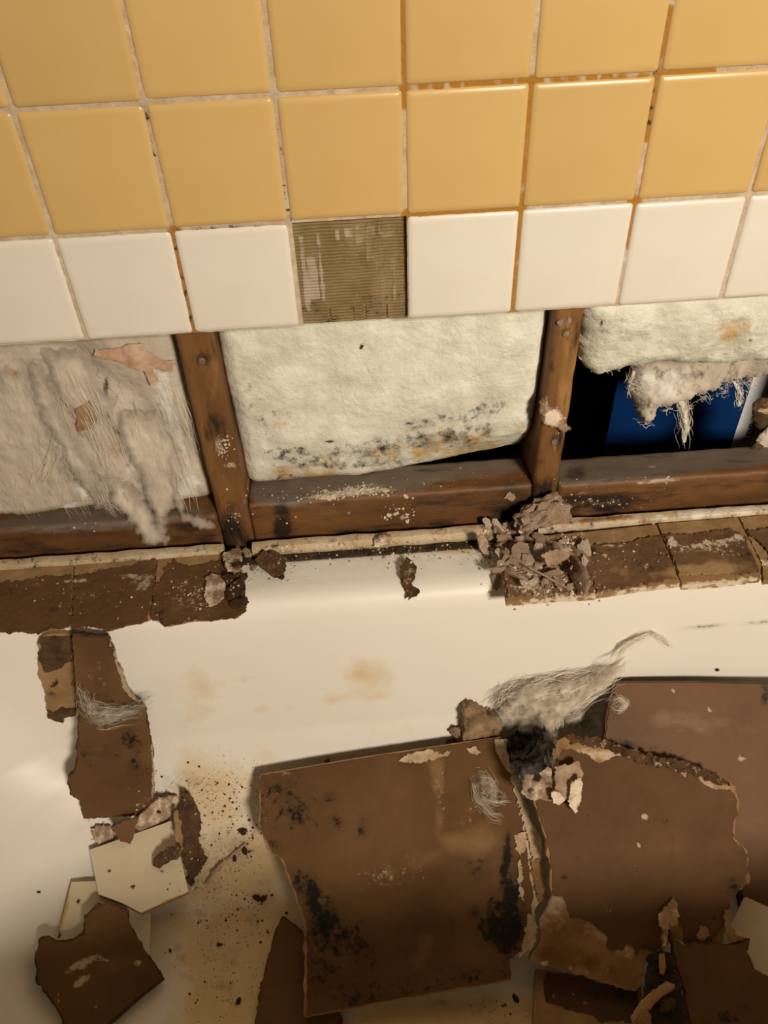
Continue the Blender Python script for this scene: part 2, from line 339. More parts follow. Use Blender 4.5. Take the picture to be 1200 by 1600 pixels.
def build_tub():
    keys = [  # z, x0, x1, y0, y1, r, subdivisions to the next
        (-.84, -.80, .80, -.74, -.004, .012, 1), (-.452, -.80, .80, -.74, -.004, .012, 1), (-.440, -.797, .797, -.737, -.0045, .012, 1), (RIM, -.79, .79, -.725, -.010, .015, 6),
        (RIM - .0008, -.735, .735, -.665, -.062, .10, 2), (RIM - .0035, -.728, .728, -.660, -.072, .10, 2), (RIM - .010, -.722, .722, -.655, -.080, .10, 2),
        (RIM - .021, -.716, .722, -.651, -.086, .10, 3), (RIM - .045, -.705, .712, -.648, -.0905, .11, 30), (-.660, -.600, .695, -.632, -.1175, .13, 5), (-.700, -.565, .690, -.625, -.130, .14, 6),
        (-.735, -.525, .680, -.615, -.147, .15, 5), (-.762, -.485, .665, -.600, -.172, .16, 5), (-.780, -.440, .640, -.575, -.207, .15, 5), (FLOORZ, -.37, .59, -.535, -.255, .12, 30), (FLOORZ - .003, -.10, .30, -.385, -.365, .009, 1)]
    rings = []
    for a, b in zip(keys, keys[1:]):
        for k in range(a[6]):
            t = k / a[6]; rings.append([a[q] + (b[q] - a[q]) * t for q in range(6)])
    rings.append(list(keys[-1][:6]))
    verts, faces = [], []
    for z, xa, xb, ya, yb, r in rings:
        rr = round_rect(xa, xb, ya, yb, r); n = len(rr); verts += [(x, y, z) for x, y in rr]
    for k in range(len(rings) - 1):
        for i in range(n):
            j = (i + 1) % n; faces.append((k * n + i, k * n + j, (k + 1) * n + j, (k + 1) * n + i))
    faces.append(tuple((len(rings) - 1) * n + i for i in range(n)))
    bl = [('b', 430, 1045, 110, 16, -14, .62), ('b', 480, 1100, 130, 18, -8, .66), ('b', 600, 1180, 220, 60, -8, .50), ('b', 300, 1150, 60, 120, 10, .38), ('b', 520, 1040, 230, 50, 0, .45),
          ('b', 600, 862, 300, 10, -2, .85), ('b', 345, 1430, 170, 260, 0, 1.35), ('b', 700, 1600, 300, 60, 0, 1.3), ('b', 560, 1590, 200, 60, 0, .75),
          ('r', 330, 1330, 110, 140, 20, .33), ('r', 300, 1230, 90, 30, 0, .42), ('r', 380, 1430, 90, 120, 0, .30), ('r', 620, 868, 290, 22, -3, .34), ('r', 745, 862, 60, 30, 0, .45), ('r', 400, 885, 60, 26, 0, .42), ('r', 780, 1590, 70, 40, 0, .36),
          ('g', 330, 1500, 130, 130, 0, .44), ('g', 410, 1410, 60, 70, 0, .52), ('g', 340, 1330, 90, 80, 0, .46), ('g', 380, 1250, 80, 50, 0, .36), ('g', 700, 1590, 160, 50, 0, .42), ('r', 1100, 979, 34, 3.5, -4, .75), ('r', 1185, 972, 26, 3.5, -4, .75)]
    P0 = np.array(verts); mk = blob_masks(P0, [b for b in bl if b[4] > 3.6 and b[1] < 1090]); mk2 = blob_masks(P0, [b for b in bl if b[4] <= 3.6 or b[1] >= 1090]); near = (P0[:, 0] < .56) & (P0[:, 1] > -.2)
    mk[:, 0] = np.maximum(mk[:, 0], np.where(near, mk2[:, 0], 0))
    t = empty('bathtub', (0, -.37, -.84), label='white enamel bathtub with stained floor full of demolition debris below the opened wall', cat='bathtub')
    mesh_obj('basin', verts, faces, M['enamel'], t, masks=mk, smooth=60)
    # raised lip against the studs, in two lengths with rust and mould
    def lip(xa, xb, zt, seed, bl, base):
        verts, faces = [], []; n = int((xb - xa) / .004); prof = [(-.0045, -.0175), (-.0065, -.013), (-.0065, -.006), (-.0045, -.0015), (0, 0), (.006, -.0005), (.006, -.0175)]
        for i in range(n + 1):
            x = xa + (xb - xa) * i / n
            for y, z in prof:
                q = noise.noise(Vector((x * 35 + seed, y * 50, z * 50))) * .0012
                verts.append((x, y + q, zt + z + q * .8))
        m = len(prof)
        for i in range(n):
            for j in range(m): faces.append((i * m + j, i * m + (j + 1) % m, (i + 1) * m + (j + 1) % m, (i + 1) * m + j))
        faces.append(tuple(range(m))); faces.append(tuple(n * m + j for j in range(m)))
        return mesh_obj('lip', verts, faces, M['flange'], t, blobs=bl, base=base)
    lip(-.80, -.2415, -.4155, 1, [('r', 200, 875, 60, 6, -5, .5), ('r', 60, 885, 60, 5, -5, .55)], (0.36, 0.2, .3))
    lip(-.205, .135, -.4155, 3, [('r', 430, 852, 40, 6, -5, .6), ('r', 700, 845, 60, 5, -5, .45)], (0.36, 0.25, .35))
    lip(.166, .80, -.4145, 7, [('g', 1120, 800, 140, 9, -5, .9), ('b', 930, 812, 80, 6, -5, 1.2), ('r', 880, 828, 60, 5, -5, .7), ('r', 1040, 812, 80, 4, -5, .5)], (0.32, 0.3, .35))
    v, f = grid_box(-.79, .79, -.0150, .010, -.4395, -.4340, .004, .0012, 130, 0)
    bl = [('g', 540, 850, 50, 6, -4, .55), ('g', 200, 870, 100, 4, -4, .35), ('g', 740, 842, 60, 6, 0, .5)]
    mesh_obj('joint_mould', v, f, M['mould_gap'], t, blobs=bl)['label'] = 'black mould in the joint behind the tub rim'
build_tub()

# ------------------------------------------------------------------ framing
def lumber(name, box, m, bl, label, group=None, step=.004, cat='stud'):
    v, f = grid_box(*box, step, .0009, 45, .0018, seed=box[0] * 7)
    t = empty(name, ((box[0] + box[1]) / 2, (box[2] + box[3]) / 2, box[4]), label=label, cat=cat, group=group)
    mesh_obj('timber', v, f, m, t, blobs=bl, base=(.42, 0, 0)); return t
def nail(t, u, v, y=.0195, r=.0038):
    p = onY(u, v, y); verts, faces = [], []
    for k, (rr, dy) in enumerate(((r * .5, .004), (r * .5, 0), (r, -.0002), (r * .95, -.0014), (r * .3, -.0016))):
        for i in range(10): a = i * math.pi / 5; verts.append((p.x + rr * math.cos(a), p.y + dy, p.z + rr * math.sin(a)))
        if k:
            for i in range(10): faces.append(((k - 1) * 10 + i, (k - 1) * 10 + (i + 1) % 10, k * 10 + (i + 1) % 10, k * 10 + i))
    faces.append(tuple(range(40, 50)))
    mesh_obj('nail', verts, faces, M['nail'], t, smooth=30)
sl = lumber('wall_stud', (-.2445, -.2045, .0200, .105, -.46, -.105), M['wood'],
    [('r', 345, 670, 40, 36, 0, .62), ('r', 355, 700, 30, 40, 0, .62), ('r', 340, 655, 30, 20, 0, .6), ('r', 362, 835, 32, 50, 0, .95), ('r', 372, 790, 30, 30, 0, .66), ('r', 318, 560, 16, 14, 0, .8), ('r', 330, 620, 26, 30, 0, .45), ('r', 385, 700, 6, 140, -12, 1.0), ('r', 370, 750, 24, 24, 0, .55), ('g', 342, 700, 10, 16, 0, .75), ('g', 358, 728, 12, 5, 0, .8), ('g', 368, 808, 12, 8, 0, .7), ('g', 322, 735, 6, 14, 0, .7), ('g', 385, 770, 5, 30, 10, .5), ('b', 330, 600, 20, 60, 0, .5)],
    'brown pine wall stud with black mould, left of the clean middle insulation')
for u, v in ((316, 563), (345, 700)): nail(sl, u, v)
sr = lumber('wall_stud', (.1600, .1920, .0200, .105, -.46, -.105), M['wood'],
    [('r', 862, 575, 10, 16, 0, .7), ('r', 845, 770, 40, 40, 0, .95), ('r', 850, 730, 30, 26, 0, .55), ('r', 880, 520, 26, 12, 0, .55), ('r', 868, 690, 22, 22, 0, .6), ('g', 868, 648, 9, 8, 0, .6), ('g', 885, 505, 12, 20, 0, .7), ('g', 868, 690, 7, 16, 0, .6), ('b', 880, 620, 18, 80, 0, .8), ('b', 890, 560, 18, 60, 0, .7)],
    'orange-brown pine stud right of the middle insulation, with a lump of plaster stuck on')
for u, v in ((884, 521), (875, 503), (866, 690)): nail(sr, u, v)
bm_mid = [('r', 440, 815, 20, 40, 0, 1.1), ('r', 790, 800, 60, 40, 0, 1.0), ('r', 600, 825, 220, 10, -5, .8), ('r', 400, 800, 16, 20, 0, .7), ('r', 760, 785, 90, 30, 0, .62), ('r', 800, 780, 50, 40, 0, .8), ('r', 640, 815, 160, 14, -5, .55), ('b', 600, 748, 260, 22, -6, 1.5), ('b', 430, 772, 60, 18, 0, 1.5), ('g', 560, 768, 70, 9, -7, .95), ('g', 500, 775, 26, 7, -5, .9), ('g', 622, 795, 8, 4, 0, .8), ('g', 628, 808, 6, 6, 0, .8), ('g', 545, 800, 6, 5, 0, .7), ('r', 560, 790, 110, 14, -6, .42)]
lumber('wall_blocking', (-.2040, .1590, .0200, .080, -.4360, -.3650), M['wood_h'], bm_mid, 'horizontal pine blocking between the two studs, sprinkled with white crumbs', cat='timber')
lumber('wall_blocking', (.1930, .5610, .0200, .076, -.4360, -.3700), M['wood_h'],
    [('r', 950, 786, 90, 22, -4, 1.0), ('r', 900, 740, 30, 24, 0, .7), ('b', 1130, 765, 120, 14, -4, .5), ('r', 890, 790, 40, 30, 0, 1.0), ('r', 1000, 775, 60, 14, -4, .6), ('r', 1150, 780, 60, 8, -5, .5), ('b', 1000, 726, 300, 24, -5, 1.6), ('b', 1190, 712, 120, 24, -5, 1.6), ('g', 950, 782, 50, 8, -4, .66), ('g', 1030, 752, 40, 6, -3, .75), ('g', 900, 770, 20, 8, 0, .5), ('g', 1015, 728, 14, 4, 20, .7)],
    'horizontal pine blocking right of the studs, below the dark hole', cat='timber')
lumber('wall_blocking', (-1.0, -.2455, .0200, .080, -.4360, -.3790), M['wood_h'],
    [('b', 150, 812, 200, 22, -5, 1.5), ('r', 180, 850, 200, 14, -4, .7), ('r', 30, 855, 60, 16, 0, .6), ('r', 150, 850, 140, 12, 0, .5), ('r', 290, 825, 40, 20, 0, .75), ('r', 320, 840, 30, 14, 0, .7), ('b', 300, 800, 40, 20, 0, .9)],
    'dark horizontal pine blocking left of the studs, under the torn insulation', cat='timber')

lumber('wall_stud', (.5620, .6000, .0200, .105, -.46, -.105), M['wood'], [], 'plain pine stud closing the dark hole on its far right side', step=.01)
slab('wall_back_lower', .601, ROOM[1], .0205, .032, ROOM[4], WB - .0005, M['plain_wall'])

# ------------------------------------------------------------------ helpers: torn sheets, chunks, fibres
def hit(u, v, skip=None):
    bpy.context.view_layer.update()
    return hit_fast(bpy.context.evaluated_depsgraph_get(), u, v)
def hit_fast(dg, u, v):
    ok, p, n, i, o, mtx = scene.ray_cast(dg, CAM, ray(u, v))
    if not ok: return None
    if n.dot(ray(u, v)) > 0: n = -n
    return p, n
def pin(u, v, lift):
    h = hit(u, v); p, n = h; d = ray(u, v)
    return p - d * (lift / max(.25, -d.dot(n)))
class Frame:
    def __init__(s, a, b, c):
        s.o = a; n = (b - a).cross(c - a).normalized()
        if n.dot(CAM - a) < 0: n = -n
        s.n = n; s.x = (b - a).normalized(); s.y = n.cross(s.x)
    def at(s, u, v):
        d = ray(u, v); p = CAM + d * ((s.o - CAM).dot(s.n) / d.dot(s.n)); q = p - s.o
        return q.dot(s.x), q.dot(s.y)
    def p3(s, x, y, h=0): return s.o + s.x * x + s.y * y + s.n * h
def frame_n(u, v, n):
    """frame through what is seen at (u, v), facing along n"""
    a = hit(u, v)[0]; n = Vector(n).normalized(); x = (Vector((1, 0, 0)) - n * n.x).normalized()
    return Frame(a, a + x * .1, a + n.cross(x) * .1)
def pins_frame(pins):
    if isinstance(pins, Frame): return pins
    f = Frame(*[pin(*p) for p in pins]); N = Vector((0, 0, 0))
    for p in pins: N += hit(p[0], p[1])[1]
    N.normalize()
    if f.n.dot(N) < .75 or f.n.dot((CAM - f.o).normalized()) < .4: f = frame_n(pins[0][0], pins[0][1], (N + (CAM - f.o).normalized() * .3))
    return f
def inside(poly, x, y):
    c = False; n = len(poly); j = n - 1
    for i in range(n):
        if (poly[i][1] > y) != (poly[j][1] > y) and x < (poly[j][0] - poly[i][0]) * (y - poly[i][1]) / (poly[j][1] - poly[i][1]) + poly[i][0]: c = not c
        j = i
    return c
def settle(fr, outline, thk, gap=.0006, only=None, umax=1e9):
    """slide the sheet's plane towards the viewer until it rests on whatever lies below it"""
    bpy.context.view_layer.update(); dg = bpy.context.evaluated_depsgraph_get()
    us = [p[0] for p in outline]; vs_ = [p[1] for p in outline]; pts = [(p[0], p[1]) for p in outline]
    n = 14
    for i in range(n + 1):
        for j in range(n + 1):
            u = min(us) + (max(us) - min(us)) * i / n; v = min(vs_) + (max(vs_) - min(vs_)) * j / n
            if inside(outline, u, v): pts.append((u, v))
    worst = 1e9
    for u, v in pts:
        if u > umax: continue
        if only:
            r = scene.ray_cast(dg, CAM, ray(u, v))
            if not r[0] or r[4].name.split('.')[0] not in only: continue
            h = (r[1], r[2])
        else: h = hit_fast(dg, u, v)
        if h is None: continue
        worst = min(worst, (h[0] - fr.o).dot(fr.n) * -1)      # height of plane above the hit point
    fr.o = fr.o + fr.n * (gap + thk / 2 - worst)
    return fr
def densify(fr, outline, step, jag, jscale, seed):
    pts = [(fr.at(p[0], p[1]), (len(p) > 2 and p[2] == 'c')) for p in outline]
    out = []; n = len(pts)
    for i in range(n):
        (ax, ay), crisp = pts[i]; (bx, by), _ = pts[(i + 1) % n]
        L_ = math.hypot(bx - ax, by - ay); k = max(1, int(L_ / step))
        for q in range(k):
            t = q / k; x = ax + (bx - ax) * t; y = ay + (by - ay) * t
            a = jag * (.08 if crisp else 1)
            v1 = noise.fractal(Vector((x * jscale, y * jscale, seed)), .7, 2.1, 5, noise_basis='PERLIN_ORIGINAL')
            v2 = noise.fractal(Vector((x * jscale, y * jscale, seed + 40)), .7, 2.1, 5, noise_basis='PERLIN_ORIGINAL')
            out.append((x + a * v1, y + a * v2))
    return out
def sheet(name, fr, outline, thk, mats, parent=None, step=.0035, jag=.003, jscale=160, seed=0, warp=None, rough=.0004, rscale=120,
          puff=0, pr=.02, blobs=None, base=None, lift=0, edge_mat=0, edge_step=.0022, smooth=40, curl=0, mirror=True, fade=0):
    fr2 = fr
    bd = densify(fr2, outline, edge_step, jag, jscale, seed)
    xs = [p[0] for p in bd]; ys = [p[1] for p in bd]
    pts = [Vector(p) for p in bd]; n = len(pts)
    x = min(xs) + step / 2; rnd = random.Random(seed)
    B = np.array(bd)
    cand = []
    while x < max(xs):
        y = min(ys) + step / 2
        while y < max(ys):
            qx, qy = x + rnd.uniform(-.25, .25) * step, y + rnd.uniform(-.25, .25) * step
            cand.append((qx, qy)); y += step
        x += step
    Cn = np.array(cand) if cand else np.zeros((0, 2))
    if len(Cn):
        ins = np.zeros(len(Cn), bool); j = n - 1
        for i in range(n):
            xi, yi = B[i]; xj, yj = B[j]
            if yi != yj:
                m_ = ((yi > Cn[:, 1]) != (yj > Cn[:, 1])) & (Cn[:, 0] < (xj - xi) * (Cn[:, 1] - yi) / (yj - yi) + xi)
                ins ^= m_
            j = i
        for q in Cn[ins]: pts.append(Vector((float(q[0]), float(q[1]))))
    vv, ee, ff, *_ = geometry.delaunay_2d_cdt(pts, [], [list(range(n))], 1, 1e-7)
    ff = [f for f in ff if len(f) == 3]
    V2 = np.array([(p.x, p.y) for p in vv])
    ec = {}
    for f in ff:
        for a, b in ((f[0], f[1]), (f[1], f[2]), (f[2], f[0])):
            k = (min(a, b), max(a, b)); ec[k] = ec.get(k, []) + [(a, b)]
    bnd = [e[0] for e in ec.values() if len(e) == 1]
    dist = np.full(len(V2), 1e9)
    if puff or curl or fade:
        for b in B: dist = np.minimum(dist, np.hypot(V2[:, 0] - b[0], V2[:, 1] - b[1]))
    verts, N = [], len(V2)
    for side in (1, -1):
        for i, (x, y) in enumerate(V2):
            w = warp(x, y) if warp else 0
            r = rough * fbm((x + seed, y, side), rscale, 4)
            h = thk / 2
            if puff:
                e = math.sqrt(max(0, 1 - (1 - min(dist[i] / pr, 1)) ** 2)); h = thk / 2 + puff * e * (1 if side > 0 or mirror else .1)
                r *= .3 + e
            if curl: w += curl * max(0, 1 - dist[i] / .008) ** 2 * (noise.noise(Vector((x, y, seed)) * 60) + .2)
            verts.append(fr2.p3(x, y, lift + w + side * h + r * (1 if side > 0 else .3)))
    faces = [tuple(f) for f in ff] + [tuple(i + N for i in reversed(f)) for f in ff] + [(b, a, a + N, b + N) for a, b in bnd]
    fm = [0] * (2 * len(ff)) + [edge_mat] * len(bnd)
    P = np.array([tuple(v) for v in verts]); mk = blob_masks(P, blobs)
    if base: mk[:, :3] = np.maximum(mk[:, :3], np.array(base))
    if fade: mk[:, 1] = np.tile(np.clip(dist / fade, 0, 1), 2)
    return mesh_obj(name, verts, faces, mats, parent, fm=fm, masks=mk, smooth=smooth)
def drape(name, outline, lift, m, parent, seed=0, jag=.006, amp=.004, g=.9, fade=.012, blobs=None, base=(0, 0, 0), smooth_n=25, up=0):
    """a thin layer laid over whatever is there, pulled smooth between the high points"""
    cu = sum(p[0] for p in outline) / len(outline); cv = sum(p[1] for p in outline) / len(outline)
    h = hit(cu, cv); d = -ray(cu, cv); a = h[0]; x = Vector((1, 0, 0)); x = (x - d * x.dot(d)).normalized()
    f = Frame(a, a + x * .1, a + d.cross(x) * .1)
    o = sheet(name, f, outline, .0006, M[m], parent, jag=jag, jscale=90, seed=seed, base=(0, g, 0), fade=fade, rough=0, blobs=blobs, step=.003)
    off = parent.location if parent else Vector((0, 0, 0))
    bpy.context.view_layer.update(); o.hide_set(True); o.hide_viewport = True; bpy.context.view_layer.update(); dg = bpy.context.evaluated_depsgraph_get()
    me = o.data; P = [v.co.copy() for v in me.vertices]; n = len(P); D = []; Tt = []
    for p in P:
        q = p - CAM; L0 = q.length; q.normalize(); ok, hp, *_ = scene.ray_cast(dg, CAM, q); D.append(q); Tt.append((hp - CAM).length if ok else L0)
    nb = [[] for _ in P]
    for e in me.edges: a_, b_ = e.vertices; nb[a_].append(b_); nb[b_].append(a_)
    t = [x_ - lift for x_ in Tt]
    for _ in range(smooth_n):
        t = [min(sum(t[j] for j in nb[i]) / max(1, len(nb[i])), Tt[i] - lift * .6) if nb[i] else t[i] for i in range(n)]
    for i, v in enumerate(me.vertices):
        w = amp * max(0, .3 + noise.noise(P[i] * 45 + Vector((seed, 0, 0))) + .4 * noise.noise(P[i] * 120))
        v.co = CAM + D[i] * (t[i] - w - (0.0006 if i < n // 2 else 0))
    me.update(); o.hide_viewport = False; o.hide_set(False); return o
def board(name, label, cat, pins, core, paper, thk=.010, core_mat='gypsum', paper_mat='paper', blobs=None, core_blobs=None, jag=.003,
          warp=None, seed=0, core_name='gypsum_core', paper_name='paper_face', group=None, pjag=.004, extra=None, step=.004, fr=None, curl=.0, only=None, umax=1e9):
    """a slab of torn board: bare core with a paper face of its own outline lying on it"""
    if fr is None:
        fr = pins_frame(pins); settle(fr, core, thk, only=only, umax=umax)
    c0 = fr.p3(*fr.at(sum(p[0] for p in core) / len(core), sum(p[1] for p in core) / len(core)))
    t = empty(name, c0 - Vector((0, 0, thk)), label=label, cat=cat, group=group)
    sheet(core_name, fr, core, thk, M[core_mat], t, jag=jag, jscale=62, seed=seed, warp=warp, rough=.0007, rscale=150, blobs=core_blobs, step=step)
    for k, pp in enumerate(paper if isinstance(paper[0], list) else [paper]):
        sheet(paper_name, fr, pp, .0009, M[paper_mat], t, jag=pjag, jscale=70, seed=seed + 3 + k, warp=warp, lift=thk / 2 + .0007, rough=.0003, rscale=70, blobs=blobs, step=step, curl=curl)
    if extra: extra(fr, t)
    return fr, t
def rock(seed, flat=.5, sub=2, rough=.28, squash=(1, 1)):
    bm = bmesh.new(); bmesh.ops.create_icosphere(bm, subdivisions=sub, radius=.5)
    rnd = random.Random(seed); planes = [(Vector((rnd.gauss(0, 1), rnd.gauss(0, 1), rnd.gauss(0, 1))).normalized(), rnd.uniform(.22, .42)) for _ in range(9)]
    for v in bm.verts:
        for nrm, dd in planes:
            e = v.co.dot(nrm) - dd
            if e > 0: v.co -= nrm * e
        q = noise.noise_vector(v.co * 3.1 + Vector((seed * 3.7, 0, 0))); v.co += q * rough * .35
        if sub > 2: v.co += v.co.normalized() * (.10 * noise.fractal(v.co * 6 + Vector((seed, 0, 0)), .6, 2.1, 4) + .05 * noise.noise(v.co * 15))
        v.co.x *= squash[0]; v.co.y *= squash[1]; v.co.z *= flat
    V = [v.co.copy() for v in bm.verts]; F = [tuple(x.index for x in f.verts) for f in bm.faces]; bm.free(); return V, F
def basis(n, spin):
    n = Vector(n).normalized(); a = Vector((1, 0, 0)) if abs(n.x) < .8 else Vector((0, 1, 0))
    x = (a - n * a.dot(n)).normalized(); y = n.cross(x)
    c, s = math.cos(spin), math.sin(spin); return x * c + y * s, y * c - x * s, n
ROCKS = {}
def chunk(name, label, cat, u, v, size, m, flat=.5, seed=0, spin=0, tilt=(0, 0), group=None, squash=(1, 1), sub=2, blobs=None, dg=None, base=None, sink=.12, share=None):
    """one fragment resting where the sight line to (u, v) meets what is there; size in pixels across"""
    h = hit_fast(dg, u, v) if dg else hit(u, v)
    p, n = h; s = size * (p - CAM).dot(RF) / FPX
    bx, by, bz = basis(n + Vector((tilt[0], tilt[1], 0)), spin)
    mtx = Matrix.Translation(p + n * (s * flat * (.5 - sink) * .8)) @ Matrix(((bx.x, by.x, bz.x, 0), (bx.y, by.y, bz.y, 0), (bx.z, by.z, bz.z, 0), (0, 0, 0, 1))) @ Matrix.Scale(s, 4)
    key = (share, m, flat, sub)
    if share is not None and key in ROCKS: o = bpy.data.objects.new(name, ROCKS[key]); COL.objects.link(o)
    else:
        V, F = rock(seed, flat, sub, squash=squash)
        if share is None: V = [v_ for v_ in V]
        o = mesh_obj(name, V, F, M[m], smooth=32, base=base)
        if share is not None: ROCKS[key] = o.data
    o.matrix_world = mtx
    return tag(o, label, cat, group)
def scatter(name, m, spots, n, smin, smax, label, cat, seed=0, flat=.6, elong=1, base_fn=None, parent=None, inwards=None):
    """fine crumbs nobody could count, one object; spots: (u, v, ru, rv, weight)"""
    bpy.context.view_layer.update(); dg = bpy.context.evaluated_depsgraph_get()
    rnd = random.Random(seed); verts, faces, mk = [], [], []
    W = [s[4] for s in spots]
    kinds = [rock(seed * 10 + k, 1, 1) for k in range(6)]
    for _ in range(n):
        sp = rnd.choices(spots, W)[0]
        u, v = rnd.gauss(sp[0], sp[2] * .5), rnd.gauss(sp[1], sp[3] * .5)
        h = hit_fast(dg, u, v)
        if not h: continue
        p, nr = h
        s = (smin + (smax - smin) * rnd.random() ** 3) * (p - CAM).dot(RF) / FPX
        bx, by, bz = basis(nr, rnd.uniform(0, 6.3)); V, F = rnd.choice(kinds); b = len(verts); fl = flat * rnd.uniform(.5, 1.2); el = 1 + (elong - 1) * rnd.random()
        tone = rnd.random() ** 2
        for q in V:
            verts.append(p + bx * (q.x * s * el) + by * (q.y * s) + bz * (q.z * s * fl + s * fl * .2)); mk.append((tone * .2 if rnd else 0, 1.1 * (tone > .45), 0, 1))
        faces += [tuple(i + b for i in f) for f in F]
    o = mesh_obj(name, verts, faces, M[m], parent, masks=np.array(mk), smooth=0)
    o['kind'] = 'stuff'
    if not parent: tag(o, label, cat); recenter(o)
    return o
def strands(name, m, paths, n, spread, rad=.00022, seg=14, wob=.006, parent=None, seed=0, curlf=18, label=None, cat=None, fray=0.3):
    """a tuft of glass fibre: n thin threads following 3-D guide paths"""
    rnd = random.Random(seed); verts, faces = [], []
    for i in range(n):
        pa = paths[rnd.randrange(len(paths))]; K = len(pa)
        off = Vector((rnd.gauss(0, 1), rnd.gauss(0, 1), rnd.gauss(0, 1))) * spread
        t0 = rnd.uniform(0, .45); t1 = min(1, t0 + rnd.uniform(.3, .75)); ph = rnd.uniform(0, 100); b = len(verts); r = rad * rnd.uniform(.6, 1.6)
        prev = None
        for k in range(seg + 1):
            t = t0 + (t1 - t0) * k / seg; f = t * (K - 1); a = min(int(f), K - 2); p = pa[a].lerp(pa[a + 1], f - a)
            fan = 1 + fray * abs(t - .5) * 4
            w = noise.noise_vector(Vector((t * curlf * .25, ph, i * .37))) * wob
            q = p + off * fan * (.5 + .5 * math.sin(math.pi * min(max(t, .08), .92))) + w
            for a_ in range(3):
                an = a_ * 2.094; verts.append(q + Vector((math.cos(an), math.sin(an) * .5, math.sin(an))) * r * (1.05 - abs(2 * k / seg - 1) ** 3))
            if k:
                for a_ in range(3):
                    c0 = b + (k - 1) * 3; faces.append((c0 + a_, c0 + (a_ + 1) % 3, c0 + 3 + (a_ + 1) % 3, c0 + 3 + a_))
    o = mesh_obj(name, verts, faces, M[m], parent, smooth=0)
    o['kind'] = 'stuff'
    return o

# ================================================================== INSULATION IN THE WALL
def batt(name, label, xa, xb, za, zb, yfun, mats, blobs, step=.0035, back=.105, seed=0):
    nx = int((xb - xa) / step); nz = int((zb - za) / step); verts, faces = [], []
    for k in range(nz + 1):
        for i in range(nx + 1):
            x = xa + (xb - xa) * i / nx; z = za + (zb - za) * k / nz
            e = min(i, nx - i) / nx * (xb - xa); e2 = min(k, nz) / nz * (zb - za)
            ed = max(0, 1 - e / .018) ** 2 * .012 + max(0, 1 - e2 / .02) ** 2 * .014
            verts.append((x, yfun(x, z) + ed + .0048 * fbm((x + seed, 0, z), 16, 2) + .0010 * fbm((x, seed, z), 110, 3), z))
    W = nx + 1
    for k in range(nz):
        for i in range(nx): a = k * W + i; faces.append((a, a + 1, a + W + 1, a + W))
    n0 = len(verts); rim = [k * W for k in range(nz + 1)] + [nz * W + i for i in range(1, nx + 1)] + [k * W + nx for k in range(nz - 1, -1, -1)] + [i for i in range(nx - 1, 0, -1)]
    for r in rim: verts.append((verts[r][0], back, verts[r][2]))
    R = len(rim)
    for i in range(R): j = (i + 1) % R; faces.append((rim[i], rim[j], n0 + j, n0 + i))
    faces.append(tuple(range(n0, n0 + R)))
    t = empty(name, ((xa + xb) / 2, .06, za), label=label, cat='insulation')
    mesh_obj('glass_wool', verts, faces, mats, t, blobs=blobs)
    return t
mid = batt('insulation_batt', 'whitish glass wool batt with mould specks between the two wall studs', -.2035, .1590, -.3640, -.085,
     lambda x, z: .040 + .045 * max(0, min(1, (x + .06) / .2)) * max(0, min(1, (-.30 - z) / .06)) + .008 * max(0, (-.2 - z) / .1) - .004, M['batt'],
     [('r', 640, 690, 190, 22, -8, .66), ('r', 470, 715, 80, 24, 8, .68), ('r', 760, 640, 60, 20, -20, .60), ('b', 700, 700, 140, 46, -6, .85), ('b', 600, 720, 220, 26, -8, .7), ('r', 690, 655, 90, 14, -14, .60), ('r', 420, 650, 60, 50, 0, .40), ('b', 480, 745, 70, 30, 5, .8), ('b', 735, 690, 20, 18, 0, 1.3), ('r', 735, 692, 22, 18, 0, .5), ('r', 560, 725, 150, 12, -3, .62), ('r', 680, 660, 110, 10, -6, .42), ('r', 440, 745, 50, 26, 10, .55), ('r', 600, 710, 120, 14, -5, .52), ('r', 385, 590, 20, 40, 0, .42),
      ('r', 365, 660, 8, 100, -12, .50), ('b', 730, 690, 50, 30, 0, .75), ('b', 560, 720, 160, 34, -10, .6), ('b', 430, 650, 40, 40, 0, .45), ('r', 565, 541, 3, 7, 30, 1.4), ('g', 600, 740, 200, 14, -6, .35), ('r', 515, 690, 8, 3, 0, 1.3), ('r', 640, 662, 9, 4, 0, 1.2), ('b', 500, 745, 70, 20, 0, .8)], seed=1)
left = batt('insulation_batt', 'ragged grey-brown glass wool batt left of the left stud with torn facing', -.95, -.2455, -.3785, -.085,
     lambda x, z: .046 + .010 * noise.noise(Vector(((x * .83 + z * .55) * 22, 0, (z * .83 - x * .5) * 4))) - (.014 if x > -.275 else 0) * 0, M['batt_facing'],
     [('g', 275, 700, 18, 130, -12, 1.2), ('g', 60, 700, 60, 70, 0, .62), ('g', 100, 780, 150, 40, 0, .55), ('g', 150, 620, 40, 60, 0, .45), ('g', 210, 720, 50, 40, 0, .5), ('g', 290, 760, 30, 40, 0, .8), ('r', 170, 655, 6, 30, -20, .95), ('r', 165, 610, 5, 22, 0, .95), ('r', 180, 672, 6, 20, -40, .9),
      ('b', 130, 640, 24, 34, 20, .9), ('r', 60, 600, 80, 70, 0, .30), ('r', 230, 690, 60, 90, 0, .36), ('r', 92, 737, 6, 4, 0, 1.2), ('r', 255, 664, 5, 3, 30, 1.3), ('r', 310, 800, 30, 26, 0, .7), ('r', 245, 785, 14, 22, 0, .75), ('b', 55, 600, 10, 30, 0, .6), ('r', 130, 720, 120, 60, 40, .40), ('b', 200, 700, 70, 90, -20, .45), ('b', 30, 590, 60, 50, 0, .5), ('r', 0, 640, 12, 8, 0, .8), ('r', 150, 770, 22, 12, 30, .6), ('r', 40, 790, 60, 10, 0, .4)], seed=4)
